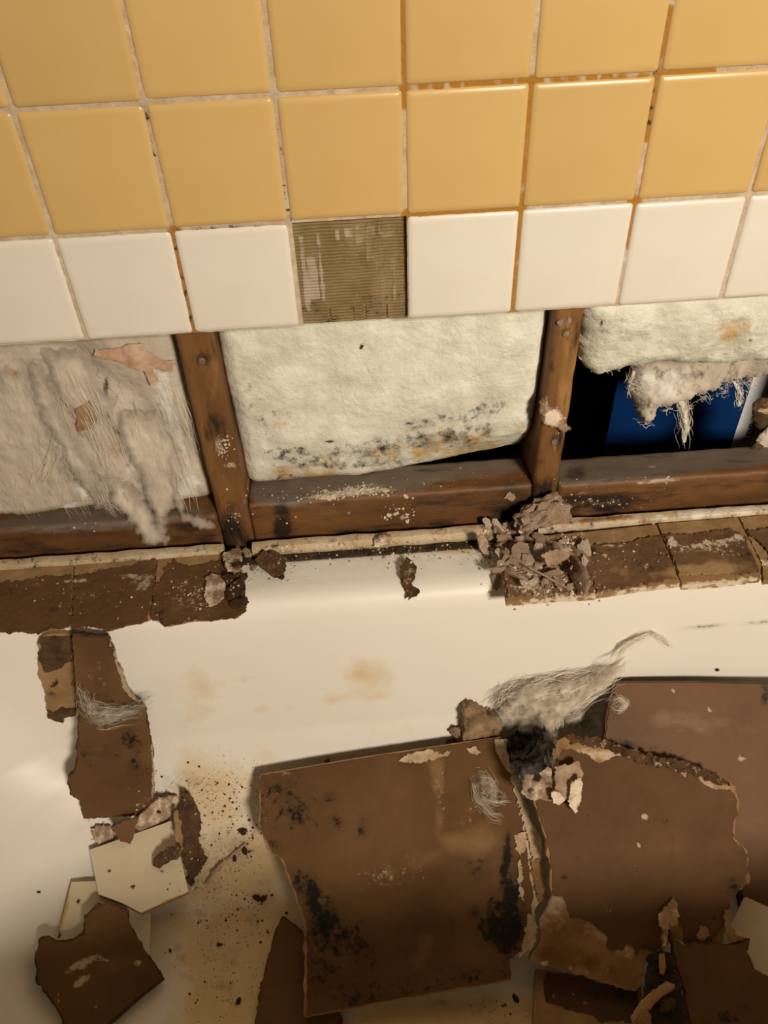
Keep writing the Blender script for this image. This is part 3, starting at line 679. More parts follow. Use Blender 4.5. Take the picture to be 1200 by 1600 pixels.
# torn folds of the facing hanging off the left batt, some over the blocking
def fold(t, outline, y0, y1, seed, m='fold_wool', puff=.006, blobs=None, base=None, name='torn_fold', jag=.006, amp=.004, thk=.0015, pr=.010):
    us = [p[0] for p in outline]; vs_ = [p[1] for p in outline]
    a, b, c = onY(min(us), min(vs_), y0), onY(max(us), min(vs_), y0), onY((min(us) + max(us)) / 2, max(vs_), y1)
    fr = Frame(a, b, c)
    return sheet(name, fr, outline, thk, M[m], t, jag=jag, jscale=70, seed=seed, puff=puff, pr=pr, blobs=blobs, base=base, rough=.0015, rscale=60, fade=.011 if m == 'fold_wool' else 0,
                 warp=lambda x, y: amp * noise.noise(Vector((x * 34, y * 10, seed))), edge_step=.003, step=.0035)
fold(left, [(38, 560), (70, 562), (100, 640), (150, 730), (168, 790), (150, 795), (120, 745), (62, 650)], .044, .041, 1, base=(.1, .1, 0))
fold(left, [(180, 640), (250, 640), (275, 690), (282, 760), (262, 830), (250, 845), (235, 800), (215, 740), (190, 690)], .042, .014, 2, base=(.05, .2, 0), blobs=[('g', 250, 740, 30, 60, 0, .6)])
fold(left, [(150, 740), (190, 745), (225, 775), (252, 820), (268, 838), (262, 850), (222, 852), (208, 820), (180, 790)], .038, .006, 3, base=(.0, .35, 0), blobs=[('g', 215, 800, 40, 60, 0, .6)])
fold(left, [(255, 690), (285, 700), (290, 800), (330, 812), (334, 824), (300, 824), (280, 812), (268, 780)], .038, .008, 4, base=(.05, .3, 0), puff=.004)
fold(left, [(60, 545), (140, 545), (160, 600), (190, 620), (175, 645), (130, 690), (105, 640), (80, 590)], .046, .043, 6, base=(.15, .1, .0))
fold(left, [(-40, 560), (50, 580), (80, 660), (130, 780), (60, 800), (-40, 800)], .050, .046, 9, base=(.0, .40, .0), puff=.008)
fold(left, [(150, 545), (178, 548), (200, 540), (222, 535), (240, 560), (276, 565), (270, 580), (240, 575), (245, 595), (236, 602), (226, 580), (190, 570), (148, 556)], .034, .034, 11, m='pink_paper' if 'pink_paper' in M else 'gypsum', puff=.001, name='paper_scrap', jag=.003, thk=.001)['label'] = 'pinkish tan scrap of torn paper facing'
fold(left, [(118, 640), (140, 628), (152, 655), (140, 672), (122, 674)], .032, .034, 12, m='gypsum_tan', puff=.001, name='paper_scrap', jag=.002, thk=.001)
strands('loose_fibre', 'fibre', [[onY(90, 680, .03), onY(75, 730, .032), onY(62, 765, .034)], [onY(100, 560, .03), onY(150, 640, .03), onY(200, 760, .028)], [onY(270, 640, .03), onY(295, 740, .03), onY(310, 800, .02)]], 60, .006, .00018, parent=left, seed=3)
rs_ = random.Random(17); GP = []
for _ in range(46):
    u = rs_.uniform(-20, 270); v = rs_.uniform(560, 740); ln = rs_.uniform(60, 150); yy = .036
    GP.append([onY(u, v, yy), onY(u + ln * .22, v + ln * .5, yy - .002), onY(min(u + ln * .42, 305), min(v + ln, 812), yy)])
strands('loose_fibre', 'fibre', GP, 700, .0040, .00010, 12, .006, parent=left, seed=4)
# right bay: upper roll and the ragged layer hanging under it
tr = empty('insulation_batt', (.36, .06, -.20), label='white glass wool batt torn off above the dark hole, right of the orange-brown stud', cat='insulation')
fr = Frame(onY(900, 480, .040), onY(1200, 470, .040), onY(1050, 560, .060))
fr.o = fr.o
sheet('glass_wool', fr, [(901, 440, 'c'), (1232, 434), (1228, 545), (1200, 548), (1100, 556), (1030, 552), (985, 560), (930, 570), (912, 564), (902, 550)], .010, M['batt'], tr, jag=.004, jscale=60, puff=.022, pr=.030, rough=.0030, rscale=26,
      seed=21, warp=lambda x, y: .004 * noise.noise(Vector((x * 14, y * 14, 3))), base=(0, 0, 0), blobs=[('b', 960, 500, 50, 30, 0, .45), ('b', 1160, 520, 40, 30, 0, .55), ('r', 941, 505, 3, 18, 4, .9), ('g', 1175, 520, 26, 6, -40, .8), ('r', 1172, 532, 6, 5, 0, .8)])
th = empty('insulation_scrap', (.42, .09, -.25), label='grey ragged layer of glass wool drooping into the dark hole with two hanging tufts', cat='insulation')
fr = Frame(onY(985, 560, .118), onY(1200, 545, .118), onY(1060, 640, .095))
sheet('glass_wool', fr, [(975, 500), (1216, 490), (1216, 566), (1205, 580), (1172, 592), (1140, 592), (1122, 604), (1100, 612), (1075, 620), (1058, 628), (1032, 634), (1026, 650), (1010, 660), (997, 648), (988, 622), (984, 600), (990, 560)], .006, M['batt_facing'], th, jag=.006, jscale=80, puff=.012, pr=.020, rough=.0035, rscale=35,
      seed=31, warp=lambda x, y: .018 * noise.noise(Vector((x * 30, y * 8, 3))), blobs=[('g', 1040, 600, 90, 50, 0, .62), ('r', 1005, 590, 40, 30, 0, .42), ('g', 1100, 580, 40, 30, 0, .5)], base=(.40, .10, .2))  # shading of this hanging layer is painted in: greyer wool and an overall dark mask
def tuft(u0, v0, u1, v1, y, n, seed, w=.004, par=None, bend=8, name='hanging_tuft', m='batt'):
    K = 16; verts, faces = [], []
    for k in range(K + 1):
        t = k / K; p = onY(u0 + (u1 - u0) * t + bend * math.sin(t * 3.1), v0 + (v1 - v0) * t, y); r = w * (1 - .25 * t) * (1 + .5 * noise.noise(Vector((t * 6, seed, 0))))
        for a in range(8): verts.append(p + Vector((math.cos(a * .785) * r * (1 + .5 * noise.noise(Vector((t * 20, a, seed)))), math.sin(a * .785) * r * .7, 0)))
        if k:
            for a in range(8): c0 = (k - 1) * 8; faces.append((c0 + a, c0 + (a + 1) % 8, c0 + 8 + (a + 1) % 8, c0 + 8 + a))
    faces.append(tuple(range(8))); faces.append(tuple(range(K * 8, K * 8 + 8)))
    mesh_obj(name, verts, faces, M[m], par, base=(.0, .25, 0))
    strands('loose_fibre', 'fibre', [[onY(u0, v0 - 6, y), onY((u0 + u1) / 2 + bend, (v0 + v1) / 2, y), onY(u1, v1 + 5, y)]], n, w * .9, .00022, parent=par, seed=seed, wob=.006)
tuft(1062, 622, 1068, 690, .095, 50, 5, .0042, th, 6)
tuft(1146, 596, 1154, 634, .100, 30, 6, .0028, th, 5)
tuft(991, 580, 984, 616, .105, 30, 8, .0022, th, -3)
# frayed undersides
strands('loose_fibre', 'fibre', [[onY(a, b, .095), onY(a + 10, b + 5, .093), onY(a + 22, b + 2, .095)] for a, b in ((1000, 655), (1030, 636), (1060, 628), (1090, 614), (1120, 604), (1160, 592), (985, 600), (920, 566), (950, 566), (985, 560))], 160, .004, .0002, parent=th, seed=8, wob=.008)

# ------------------------------------------------------------------ the dark space behind: blue carton with a white side
def carton():
    yb = .20; c = onY(1142, 697, yb); yaw = math.radians(22); zt = -.20; zb = ROOM[4] + .001
    lx = Vector((-math.cos(yaw), math.sin(yaw), 0)); rx = Vector((math.sin(math.radians(22)), math.cos(math.radians(22)), 0))
    rx = Vector((math.sin(yaw), math.cos(yaw), 0)); W, D = .185, .42
    # white side turned to the viewer's right
    rx = Vector((math.cos(math.radians(8)), math.sin(math.radians(8)), 0)); 
    base = Vector((c.x, c.y, 0))
    blue = mat('blue_print_card', (0.003, 0.034, 0.15), (0.003, 0.028, 0.13), 8, 0.35, 0.05); white = mat('white_print_card', (0.80, 0.82, 0.88), None, 8, 0.4, 0.05); ink = mat('dark_ink', (0.015, 0.015, 0.035), None, 8, 0.5, 0)
    t = empty('carton', (c.x, c.y, zb), label='dark blue carton with a white lettered side standing in the dark hole', cat='box')
    def panel(name, a, b, m, y_off=0):
        n = (b - a).cross(Vector((0, 0, 1))).normalized() * .004
        V = [a + Vector((0, 0, zb)), b + Vector((0, 0, zb)), b + Vector((0, 0, zt)), a + Vector((0, 0, zt))]; V += [v_ + (n if n.y > 0 else -n) for v_ in V]
        mesh_obj(name, V, [(0, 1, 2, 3), (7, 6, 5, 4), (0, 4, 5, 1), (1, 5, 6, 2), (2, 6, 7, 3), (3, 7, 4, 0)], m, t, smooth=0)
    panel('blue_side', base + lx * W, base, blue); panel('white_side', base, base + rx * D, white)
    pb = base + lx * W + Vector((.05, .22, 0)); panel('back_side', pb, base + rx * D + Vector((0, .2, 0)), blue)
    A, B_, C_, D_ = [v_ + Vector((0, 0, zt)) for v_ in (base + lx * W, base, base + rx * D, pb)]
    up = Vector((0, 0, .003)); mesh_obj('lid', [A, B_, C_, base + rx * D + Vector((0, .2, zt)), D_] + [q + up for q in (A, B_, C_, base + rx * D + Vector((0, .2, zt)), D_)], [(0, 1, 2, 3, 4), (9, 8, 7, 6, 5), (0, 1, 6, 5), (1, 2, 7, 6), (2, 3, 8, 7), (3, 4, 9, 8), (4, 0, 5, 9)], blue, t, smooth=0)
    cu = bpy.data.curves.new('lettering', 'FONT'); cu.body = 'TOP E'; cu.size = .018; cu.extrude = .0002; cu.space_character = 1.05
    o = bpy.data.objects.new('lettering', cu); COL.objects.link(o); bpy.context.view_layer.update()
    me = bpy.data.meshes.new_from_object(o.evaluated_get(bpy.context.evaluated_depsgraph_get())); bpy.data.objects.remove(o)
    me.materials.clear(); me.materials.append(ink); q = bpy.data.objects.new('lettering', me); COL.objects.link(q)
    nrm = Vector((0, 0, 1)).cross(rx) * -1                # facing the viewer
    if nrm.y > 0: nrm = -nrm
    X = Vector((0, 0, 1)); Y = nrm.cross(X)
    s = onY(1175, 692, yb); k = (s - Vector((c.x, c.y, 0))).dot(rx); s0 = base + rx * k + Vector((0, 0, s.z))
    q.matrix_world = Matrix(((X.x, Y.x, nrm.x, s0.x + nrm.x * .0006), (X.y, Y.y, nrm.y, s0.y + nrm.y * .0006), (X.z, Y.z, nrm.z, s0.z), (0, 0, 0, 1)))
    q.parent = t; q.matrix_parent_inverse = Matrix.Translation(t.location).inverted()
carton()

# ================================================================== TILES LYING FACE DOWN ON THE RIM
def ledge_tile(t, fr, core, paper, seed, blobs, m='paper_dusty'):
    sheet('tile', fr, core, .009, M['gypsum_tan'], t, jag=.0012, seed=seed, rough=.0004, blobs=[('g', (core[-1][0] + core[-3][0]) / 2, (core[-1][1] + core[-3][1]) / 2, 90, 10, -6, .75)])
    for k, pp in enumerate(paper if isinstance(paper[0], list) else [paper]):
        sheet('board_paper', fr, pp, .0016, M[m], t, jag=.004, seed=seed + 9 + k, lift=.0058, rough=.0008, rscale=140, blobs=blobs, curl=.002)
fr = Frame(onZ(300, 868, -.4265), onZ(0, 893, -.4265), onZ(150, 985, -.4290))
tl = empty('fallen_tile_strip', fr.p3(*fr.at(180, 940)) - Vector((0, 0, .006)), label='strip of tiles fallen face down on the left tub rim, dark brown paper upward', cat='tile')
LB = [('g', 120, 908, 30, 4, -4, .8), ('g', 205, 900, 30, 4, -5, .9), ('g', 225, 908, 26, 20, 0, .62), ('g', 55, 915, 20, 5, 0, .6), ('r', 365, 915, 26, 50, 0, .75), ('r', 250, 960, 12, 30, 0, .5), ('g', 300, 930, 60, 40, 0, .40), ('g', 95, 945, 5, 5, 0, .9), ('b', 60, 960, 120, 20, 0, .25), ('g', 150, 930, 90, 20, 0, .3), ('r', 80, 950, 30, 14, -40, .4), ('r', 10, 925, 40, 12, 0, .5)]
for k, (core, pp) in enumerate([
    ([(-150, 905, 'c'), (-16, 894, 'c'), (-22, 998), (-165, 1008)], [(-150, 930), (-18, 915), (-22, 998), (-162, 1008)]),
    ([(-14, 894, 'c'), (117, 882, 'c'), (113, 985), (60, 996), (20, 994), (-20, 996)], [(-15, 918), (50, 911), (116, 903), (112, 984), (60, 995), (20, 992), (-20, 995)]),
    ([(119, 882, 'c'), (247, 871, 'c'), (235, 976), (200, 984), (170, 994), (150, 986), (115, 988)], [(118, 906), (190, 893), (245, 880), (243, 910), (234, 975), (200, 983), (172, 991), (150, 985), (114, 986)]),
    ([(249, 871, 'c'), (350, 862, 'c'), (376, 895), (386, 925), (388, 962), (372, 972), (330, 976), (300, 978), (262, 986), (237, 974)], [(272, 880), (300, 892), (345, 882), (352, 870), (376, 896), (385, 925), (386, 960), (370, 970), (330, 974), (300, 976), (262, 984), (238, 972), (243, 925)])]):
    core = [(min(q[0], 378), q[1] - 10 if q[1] > 940 else q[1]) + tuple(q[2:]) for q in core]
    ledge_tile(tl, fr, core, pp, 50 + k, LB, 'paper_left')
fr = Frame(onZ(880, 838, -.4240), onZ(1180, 812, -.4240), onZ(1000, 925, -.4285))
trr = empty('fallen_tile_strip', fr.p3(*fr.at(1010, 880)) - Vector((0, 0, .006)), label='strip of tiles fallen face down on the right tub rim, with tan edges', cat='tile')
RB = [('g', 960, 930, 60, 4, -5, .5), ('g', 960, 852, 20, 4, 0, .7), ('g', 945, 868, 7, 5, 0, .9), ('g', 1050, 848, 12, 14, 40, .8), ('g', 1130, 862, 60, 6, 10, .5), ('g', 1100, 856, 60, 14, -5, .42), ('g', 1152, 838, 12, 6, 0, .9), ('b', 1100, 892, 80, 16, -4, 1.3), ('g', 1110, 850, 70, 9, -8, .75), ('b', 860, 915, 60, 26, 0, .5), ('r', 1000, 880, 60, 30, 0, .35), ('g', 1120, 905, 60, 6, -4, .9), ('g', 1010, 885, 5, 6, 0, .9), ('g', 880, 900, 60, 30, 0, .46), ('g', 830, 915, 40, 26, 0, .62), ('r', 1165, 870, 20, 18, 0, .5), ('r', 950, 845, 60, 6, -5, .4), ('r', 925, 862, 30, 14, 0, .5), ('b', 960, 900, 40, 20, 0, .3)]
for k, (core, pp) in enumerate([
    ([(776, 848), (903, 836, 'c'), (915, 880, 'c'), (930, 934, 'c'), (860, 938, 'c'), (791, 944, 'c')], [(780, 862), (903, 850), (914, 880), (929, 928), (860, 931), (792, 936)]),
    ([(905, 836, 'c'), (1024, 823, 'c'), (1040, 862, 'c'), (1062, 914, 'c'), (1000, 922, 'c'), (932, 932)], [(905, 857), (965, 856), (1030, 842), (1042, 868), (1056, 905), (1030, 914), (990, 920), (960, 926), (932, 930), (915, 885)]),
    ([(1027, 822, 'c'), (1151, 812, 'c'), (1170, 850), (1187, 884, 'c'), (1186, 906), (1130, 914, 'c'), (1065, 918, 'c')], [(1036, 840), (1080, 840), (1140, 832), (1158, 840), (1176, 878), (1182, 896), (1160, 903), (1120, 900), (1080, 904), (1062, 904), (1050, 876)]),
    ([(1154, 812, 'c'), (1290, 800, 'c'), (1325, 895), (1192, 910), (1189, 884), (1172, 850)], [(1164, 834), (1290, 822), (1320, 890), (1230, 898), (1205, 900), (1200, 870), (1180, 850)])]):
    ledge_tile(trr, fr, core, pp, 70 + k, RB)

# ================================================================== BOARDS IN THE TUB, from the bottom of the heap upwards
L = lambda *a: list(a)
# brown board showing left of and under the big one
board('drywall_scrap', 'dark brown board scrap poking out at the left under the largest board', 'drywall', L((400, 1590, .004), (480, 1590, .004), (450, 1450, .006)),
      [(440, 1433), (458, 1442), (520, 1500), (540, 1640), (388, 1650), (400, 1590), (408, 1545), (424, 1472)], [(442, 1436), (458, 1445), (518, 1500), (538, 1640), (391, 1650), (402, 1590), (411, 1545), (426, 1474)], seed=101, thk=.006, core_mat='dark_paper')
# big board at the back right
board('drywall_board', 'reddish brown board at the far right, leaning back against the tub wall behind the others', 'drywall', frame_n(1100, 1080, (.03, -.56, .83)),
      [(958, 1064, 'c'), (1100, 1064, 'c'), (1270, 1068, 'c'), (1275, 1440), (1160, 1440), (1130, 1270), (1050, 1215), (938, 1172), (946, 1110)], [(962, 1067, 'c'), (1100, 1067, 'c'), (1268, 1071, 'c'), (1272, 1436), (1163, 1436), (1133, 1270), (1050, 1212), (940, 1170), (948, 1112)], seed=110, thk=.011, core_mat='dark_paper',
      warp=lambda x, y: .006 * noise.noise(Vector((x * 6, y * 6, 1))), jag=.0015, pjag=.002, paper_mat='paper_red' if 'paper_red' in M else 'paper',
      blobs=[('r', 1195, 1085, 14, 26, 0, .8), ('r', 985, 1130, 40, 30, 0, .35), ('g', 1052, 1080, 4, 5, 0, 1.2), ('g', 1108, 1109, 5, 4, 0, 1.2), ('g', 963, 1095, 8, 12, 0, .55), ('b', 1100, 1120, 150, 40, 0, .45), ('r', 990, 1165, 50, 10, 12, .7), ('g', 1158, 1185, 9, 4, 0, .8), ('g', 1090, 1130, 70, 26, 0, .22)])
# broken strip with a tan border low on the right
board('drywall_scrap', 'tan-edged board offcut at the lower right, beneath the torn middle board', 'drywall', L((850, 1590, .006), (980, 1590, .006), (900, 1540, .008)),
      [(836, 1516, 'c'), (1000, 1540, 'c'), (1010, 1640, 'c'), (830, 1640, 'c')], [(852, 1522), (995, 1548), (1000, 1602), (940, 1596), (892, 1578), (852, 1568), (848, 1540)], seed=120, thk=.014, core_mat='gypsum_tan', paper_mat='dark_paper' if 'dark_paper' in M else 'paper',
      blobs=[('g', 865, 1556, 4, 4, 0, 1), ('g', 895, 1555, 3, 4, 0, 1), ('g', 912, 1568, 8, 3, 0, .8), ('r', 950, 1560, 50, 20, 0, .5)])
# white tile at the right edge
frw = frame_n(1190, 1500, (-.1, -.2, .97)); wt = [(1163, 1402, 'c'), (1262, 1446, 'c'), (1255, 1570, 'c'), (1215, 1545), (1190, 1522), (1150, 1500), (1138, 1450)]
settle(frw, wt, .008); tt = empty('fallen_tile', frw.p3(*frw.at(1190, 1460)) - Vector((0, 0, .006)), label='cream tile piece lying glazed side up at the right edge between brown boards', cat='tile')
sheet('tile_body', frw, wt, .008, M['broken_tile'], tt, jag=.0008, seed=4, rough=.0002)
# torn middle board with cream band and rotten top edge
def mid_extra(fr, t):
    sheet('rotten_edge', fr, [(884, 1150), (944, 1156), (1003, 1179), (1058, 1188), (1109, 1206), (1140, 1226), (1120, 1228), (1090, 1216), (1050, 1202), (1000, 1194), (950, 1172), (890, 1162)], .004, M['dark_crumb'], t, jag=.004, seed=5, lift=.0075, rough=.003, rscale=160, base=(0, .35, 0))['label'] = 'dark crumbling upper edge'
board('drywall_board', 'torn brown board in the middle right with jagged cream band along its lower left edge', 'drywall', frame_n(900, 1175, (-.02, -.46, .89)),
      [(884, 1151), (944, 1156), (1003, 1180), (1058, 1189), (1109, 1207), (1147, 1226), (1150, 1254), (1144, 1309), (1166, 1334), (1166, 1378), (1140, 1402), (1134, 1440), (1125, 1472), (1075, 1474), (1045, 1462), (1035, 1480), (1014, 1490), (992, 1550), (950, 1537), (880, 1515), (826, 1499), (840, 1470), (848, 1425), (860, 1402), (856, 1340), (842, 1280), (826, 1230), (842, 1180)],
      [(880, 1172), (915, 1178), (934, 1198), (945, 1190), (962, 1182), (985, 1180), (1003, 1192), (1050, 1198), (1064, 1214), (1078, 1205), (1098, 1224), (1118, 1236), (1140, 1232), (1149, 1256), (1141, 1309), (1164, 1334), (1164, 1378), (1139, 1400), (1132, 1440), (1105, 1470), (1065, 1470), (1058, 1440), (1052, 1408), (1040, 1416), (1028, 1428), (1030, 1480), (1008, 1484), (996, 1476), (990, 1490), (978, 1470), (966, 1482), (952, 1484), (944, 1462), (930, 1444), (908, 1434), (886, 1432), (880, 1400), (858, 1396), (862, 1394), (858, 1340), (844, 1280), (828, 1235), (845, 1190)],
      seed=130, thk=.012, core_mat='gyp_brown' if 'gyp_brown' in M else 'gypsum', extra=mid_extra, warp=lambda x, y: .004 * noise.noise(Vector((x * 7, y * 7, 8))),
      core_blobs=[('g', 850, 1425, 50, 36, 30, .8), ('g', 930, 1455, 50, 20, 25, .75), ('g', 975, 1490, 30, 20, 0, .7), ('g', 1050, 1205, 120, 16, 18, .85), ('g', 940, 1180, 50, 14, 10, .9), ('g', 1045, 1430, 16, 40, 0, .9), ('g', 1000, 1520, 10, 40, 0, .6), ('b', 900, 1500, 90, 26, 14, 1.0), ('g', 850, 1505, 9, 7, 0, 1.2), ('g', 892, 1512, 5, 5, 0, 1), ('g', 918, 1518, 5, 6, 0, 1), ('g', 950, 1516, 4, 6, 0, 1)],
      blobs=[('g', 1007, 1276, 6, 7, 0, 1.3), ('g', 998, 1320, 3, 5, 0, 1.2), ('g', 994, 1348, 3, 4, 0, 1.2), ('g', 951, 1425, 3, 8, -20, .9), ('g', 1085, 1369, 4, 4, 0, 1), ('r', 918, 1275, 4, 3, 0, 1), ('r', 882, 1370, 5, 4, 0, 1), ('r', 1145, 1385, 14, 20, 0, .7), ('r', 1051, 1330, 2, 40, 0, .6), ('r', 1030, 1285, 24, 10, 0, .35), ('r', 1095, 1440, 50, 30, 0, .38), ('r', 1010, 1485, 14, 12, 0, .6)])
# lower right scrap
board('drywall_scrap', 'brown board scrap with ragged top in the lower right corner beside the cream tile', 'drywall', frame_n(1120, 1550, (0, -.25, .97)),
      [(1044, 1452), (1052, 1466), (1064, 1474), (1088, 1472), (1112, 1470), (1142, 1474), (1169, 1466), (1168, 1490), (1176, 1510), (1188, 1520), (1212, 1534), (1230, 1640), (1090, 1640), (1072, 1590), (1066, 1545), (1050, 1500)],
      [(1046, 1456), (1054, 1470), (1064, 1477), (1088, 1476), (1112, 1474), (1142, 1477), (1166, 1470), (1166, 1492), (1174, 1512), (1188, 1524), (1208, 1537), (1226, 1640), (1092, 1640), (1075, 1590), (1069, 1545), (1053, 1500)], seed=140, thk=.006, core_mat='dark_paper', blobs=[('r', 1130, 1590, 40, 24, 0, .55), ('r', 1163, 1574, 6, 6, 0, 1)], pjag=.003)
# the largest board, front and centre
def big_extra(fr, t):
    for k, (o, m_) in enumerate([
        ([(770, 1156), (792, 1160), (802, 1200), (806, 1215), (794, 1210), (784, 1196), (775, 1178)], 'gypsum'),
        ([(796, 1196), (809, 1216), (830, 1290), (845, 1314), (844, 1350), (832, 1348), (826, 1320), (810, 1262), (798, 1222)], 'gypsum'),
        ([(802, 1306), (820, 1302), (822, 1330), (812, 1338), (806, 1330)], 'gypsum'),
        ([(828, 1345), (844, 1345), (854, 1404), (842, 1412), (834, 1380)], 'gyp_brown'),
        ([(810, 1340), (816, 1360), (814, 1384), (820, 1410), (812, 1406), (808, 1370)], 'gypsum'),
        ([(826, 1428), (840, 1450), (830, 1484), (812, 1494), (816, 1470)], 'gypsum'),
        ([(622, 1192), (640, 1180), (670, 1174), (690, 1180), (704, 1178), (700, 1184), (672, 1190), (650, 1196), (634, 1194)], 'gypsum'),
        ([(728, 1172), (744, 1170), (750, 1178), (736, 1182)], 'gypsum')]):
        sheet('torn_flap' if k < 6 else 'plaster_patch', fr, o, .0022 if k < 6 else .0006, M[m_], t, jag=.003, jscale=260, seed=200 + k, lift=.0085 if k < 6 else .0082, rough=.0012, rscale=200, curl=.003, step=.003, base=(0, .1, 0))
board('drywall_board', 'largest brown board in the tub, with black mould patches and a white torn edge', 'drywall', frame_n(640, 1200, (-.06, -.26, .963)),
      [(408, 1211, 'c'), (595, 1180, 'c'), (781, 1153), (795, 1170), (810, 1225), (828, 1300), (842, 1350), (848, 1405), (834, 1420), (836, 1450), (822, 1486), (797, 1502), (798, 1532, 'c'), (640, 1561, 'c'), (477, 1590), (476, 1440), (458, 1388), (441, 1345), (418, 1327), (406, 1288)],
      [(409, 1214, 'c'), (595, 1183, 'c'), (772, 1157), (780, 1180), (795, 1208), (806, 1250), (818, 1300), (824, 1345), (832, 1402), (828, 1416), (830, 1448), (816, 1484), (796, 1500), (797, 1528, 'c'), (640, 1556, 'c'), (482, 1586), (480, 1440), (461, 1388), (444, 1345), (421, 1327), (409, 1288)],
      seed=150, thk=.012, umax=795, core_mat='gyp_brown', core_blobs=[('g', 830, 1350, 34, 220, 0, 1.3), ('g', 600, 1195, 200, 20, -8, .5), ('g', 470, 1500, 12, 120, 0, .6), ('g', 640, 1570, 200, 14, -10, .6)], extra=big_extra, jag=.0022, pjag=.0025, warp=lambda x, y: .0035 * noise.noise(Vector((x * 6, y * 6, 5))),
      blobs=[('r', 465, 1272, 32, 34, 0, .70), ('r', 430, 1235, 22, 16, 0, .66), ('r', 525, 1285, 14, 18, 0, .66), ('r', 565, 1294, 10, 18, 0, .64), ('r', 515, 1245, 18, 12, 0, .58), ('r', 430, 1320, 16, 14, 0, .6),
             ('r', 488, 1400, 16, 42, -8, 1.0), ('r', 505, 1440, 44, 60, -20, .82), ('r', 545, 1475, 60, 46, 30, .66), ('r', 500, 1520, 60, 60, 0, .52), ('r', 640, 1540, 160, 26, -8, .50), ('r', 450, 1260, 60, 60, 0, .55), ('r', 470, 1378, 20, 26, -20, .72), ('r', 560, 1560, 50, 16, -8, .66), ('r', 510, 1545, 50, 30, 0, .5),
             ('r', 790, 1350, 9, 60, 6, 1.1), ('r', 798, 1410, 17, 60, 2, 1.1), ('r', 775, 1450, 34, 40, 0, .95), ('r', 800, 1450, 24, 60, 0, 1.0), ('r', 770, 1420, 30, 26, -30, .8), ('r', 790, 1468, 30, 28, 0, 1.15), ('r', 745, 1425, 16, 20, 0, .7), ('r', 706, 1450, 5, 10, 0, .7), ('r', 725, 1525, 40, 16, -8, .6), ('r', 790, 1515, 14, 18, 0, .6), ('r', 745, 1360, 22, 30, 0, .5),
             ('g', 610, 1370, 70, 30, -5, .40), ('g', 686, 1235, 14, 70, 0, .42), ('g', 735, 1270, 14, 50, 14, .34), ('b', 686, 1240, 18, 80, 0, .8), ('b', 600, 1350, 200, 40, -4, .35), ('b', 640, 1490, 90, 40, -20, .45), ('b', 730, 1320, 60, 60, 0, .4), ('g', 765, 1240, 26, 30, 30, .5), ('g', 445, 1208, 14, 4, -8, .8)])

# ------------------------------------------------------------------ narrow scraps stuck on the left of the tub wall
board('drywall_scrap', 'small tan and brown scrap on the tub wall, top left under the fallen tiles', 'drywall', L((70, 1030, .004), (115, 1030, .004), (90, 1100, .004)),
      [(62, 990), (113, 986), (117, 1030), (118, 1075), (119, 1112), (101, 1118), (98, 1128), (76, 1119), (71, 1088), (62, 1050)], [[(64, 992), (111, 990), (113, 1030), (90, 1045), (70, 1050), (62, 1030)], [(72, 1105), (84, 1110), (98, 1104), (118, 1102), (118, 1113), (100, 1119), (97, 1127), (77, 1118)]],
      seed=160, thk=.005, only=('basin',), core_mat='gypsum_tan', paper_mat='dark_crumb', blobs=[('g', 90, 1000, 26, 4, 0, .4)], core_blobs=[('r', 80, 1080, 12, 40, 0, .5), ('r', 112, 1060, 8, 40, 0, .55)])
board(
      'drywall_scrap', 'long narrow brown board strip hanging down the left tub wall with grey fuzz and mould', 'drywall', L((140, 1030, .005), (230, 1130, .006), (140, 1240, .006)),
      [(113, 988), (160, 992), (170, 992), (186, 1035), (204, 1085), (228, 1100), (234, 1140), (240, 1185), (241, 1215), (237, 1262), (228, 1273), (190, 1273), (131, 1277), (124, 1250), (110, 1238), (107, 1213), (118, 1195), (121, 1150), (124, 1116), (118, 1070)],
      [(113, 990), (160, 994), (166, 994), (180, 1035), (197, 1082), (226, 1104), (232, 1140), (237, 1185), (238, 1215), (234, 1262), (227, 1271), (190, 1271), (132, 1275), (126, 1250), (113, 1238), (110, 1213), (120, 1195), (123, 1150), (124, 1116), (119, 1070)],
      seed=170, thk=.006, only=('basin',), core_mat='dark_crumb', core_blobs=[('g', 200, 1060, 14, 70, -20, 1.3), ('g', 238, 1210, 8, 60, 0, .8)], pjag=.002, jag=.0028, blobs=[('r', 205, 1155, 22, 22, 0, .85), ('r', 210, 1195, 12, 20, -20, .7), ('r', 180, 1100, 50, 10, 0, .5), ('r', 175, 1180, 30, 20, 0, .45), ('r', 140, 1180, 20, 20, 0, .5), ('r', 160, 1080, 30, 24, 0, .42), ('g', 150, 1060, 20, 40, 0, .36), ('g', 216, 1257, 4, 4, 0, 1.1), ('b', 160, 1100, 40, 80, 0, .4)])

# ------------------------------------------------------------------ the small heap of tiles and scraps at the lower left
def level(u0, v0, u1, v1, tip=0):
    """a nearly level resting frame through what is seen at (u0, v0)"""
    z = hit((u0 + u1) / 2, (v0 + v1) / 2)[0].z; a = onZ(u0, v1, z); b = onZ(u1, v1, z); c = onZ((u0 + u1) / 2, v0, z); c.z += tip
    return Frame(a, b, c)
def flat_tile(label, pins, outline, seed, blobs=None, name='fallen_tile'):
    f = Frame(*[pin(*p) for p in pins]); settle(f, outline, .008)
    c = (sum(p[0] for p in outline) / len(outline), sum(p[1] for p in outline) / len(outline))
    t = empty(name, f.p3(*f.at(*c)) - Vector((0, 0, .008)), label=label, cat='tile')
    sheet('tile_body', f, outline, .008, M['gypsum_tan'], t, jag=.0006, seed=seed, rough=.0001, lift=-.0006)
    sheet('tile_face', f, outline, .0016, M['broken_tile'], t, jag=.0006, seed=seed, rough=.00015, lift=.0040, blobs=blobs); return f, t
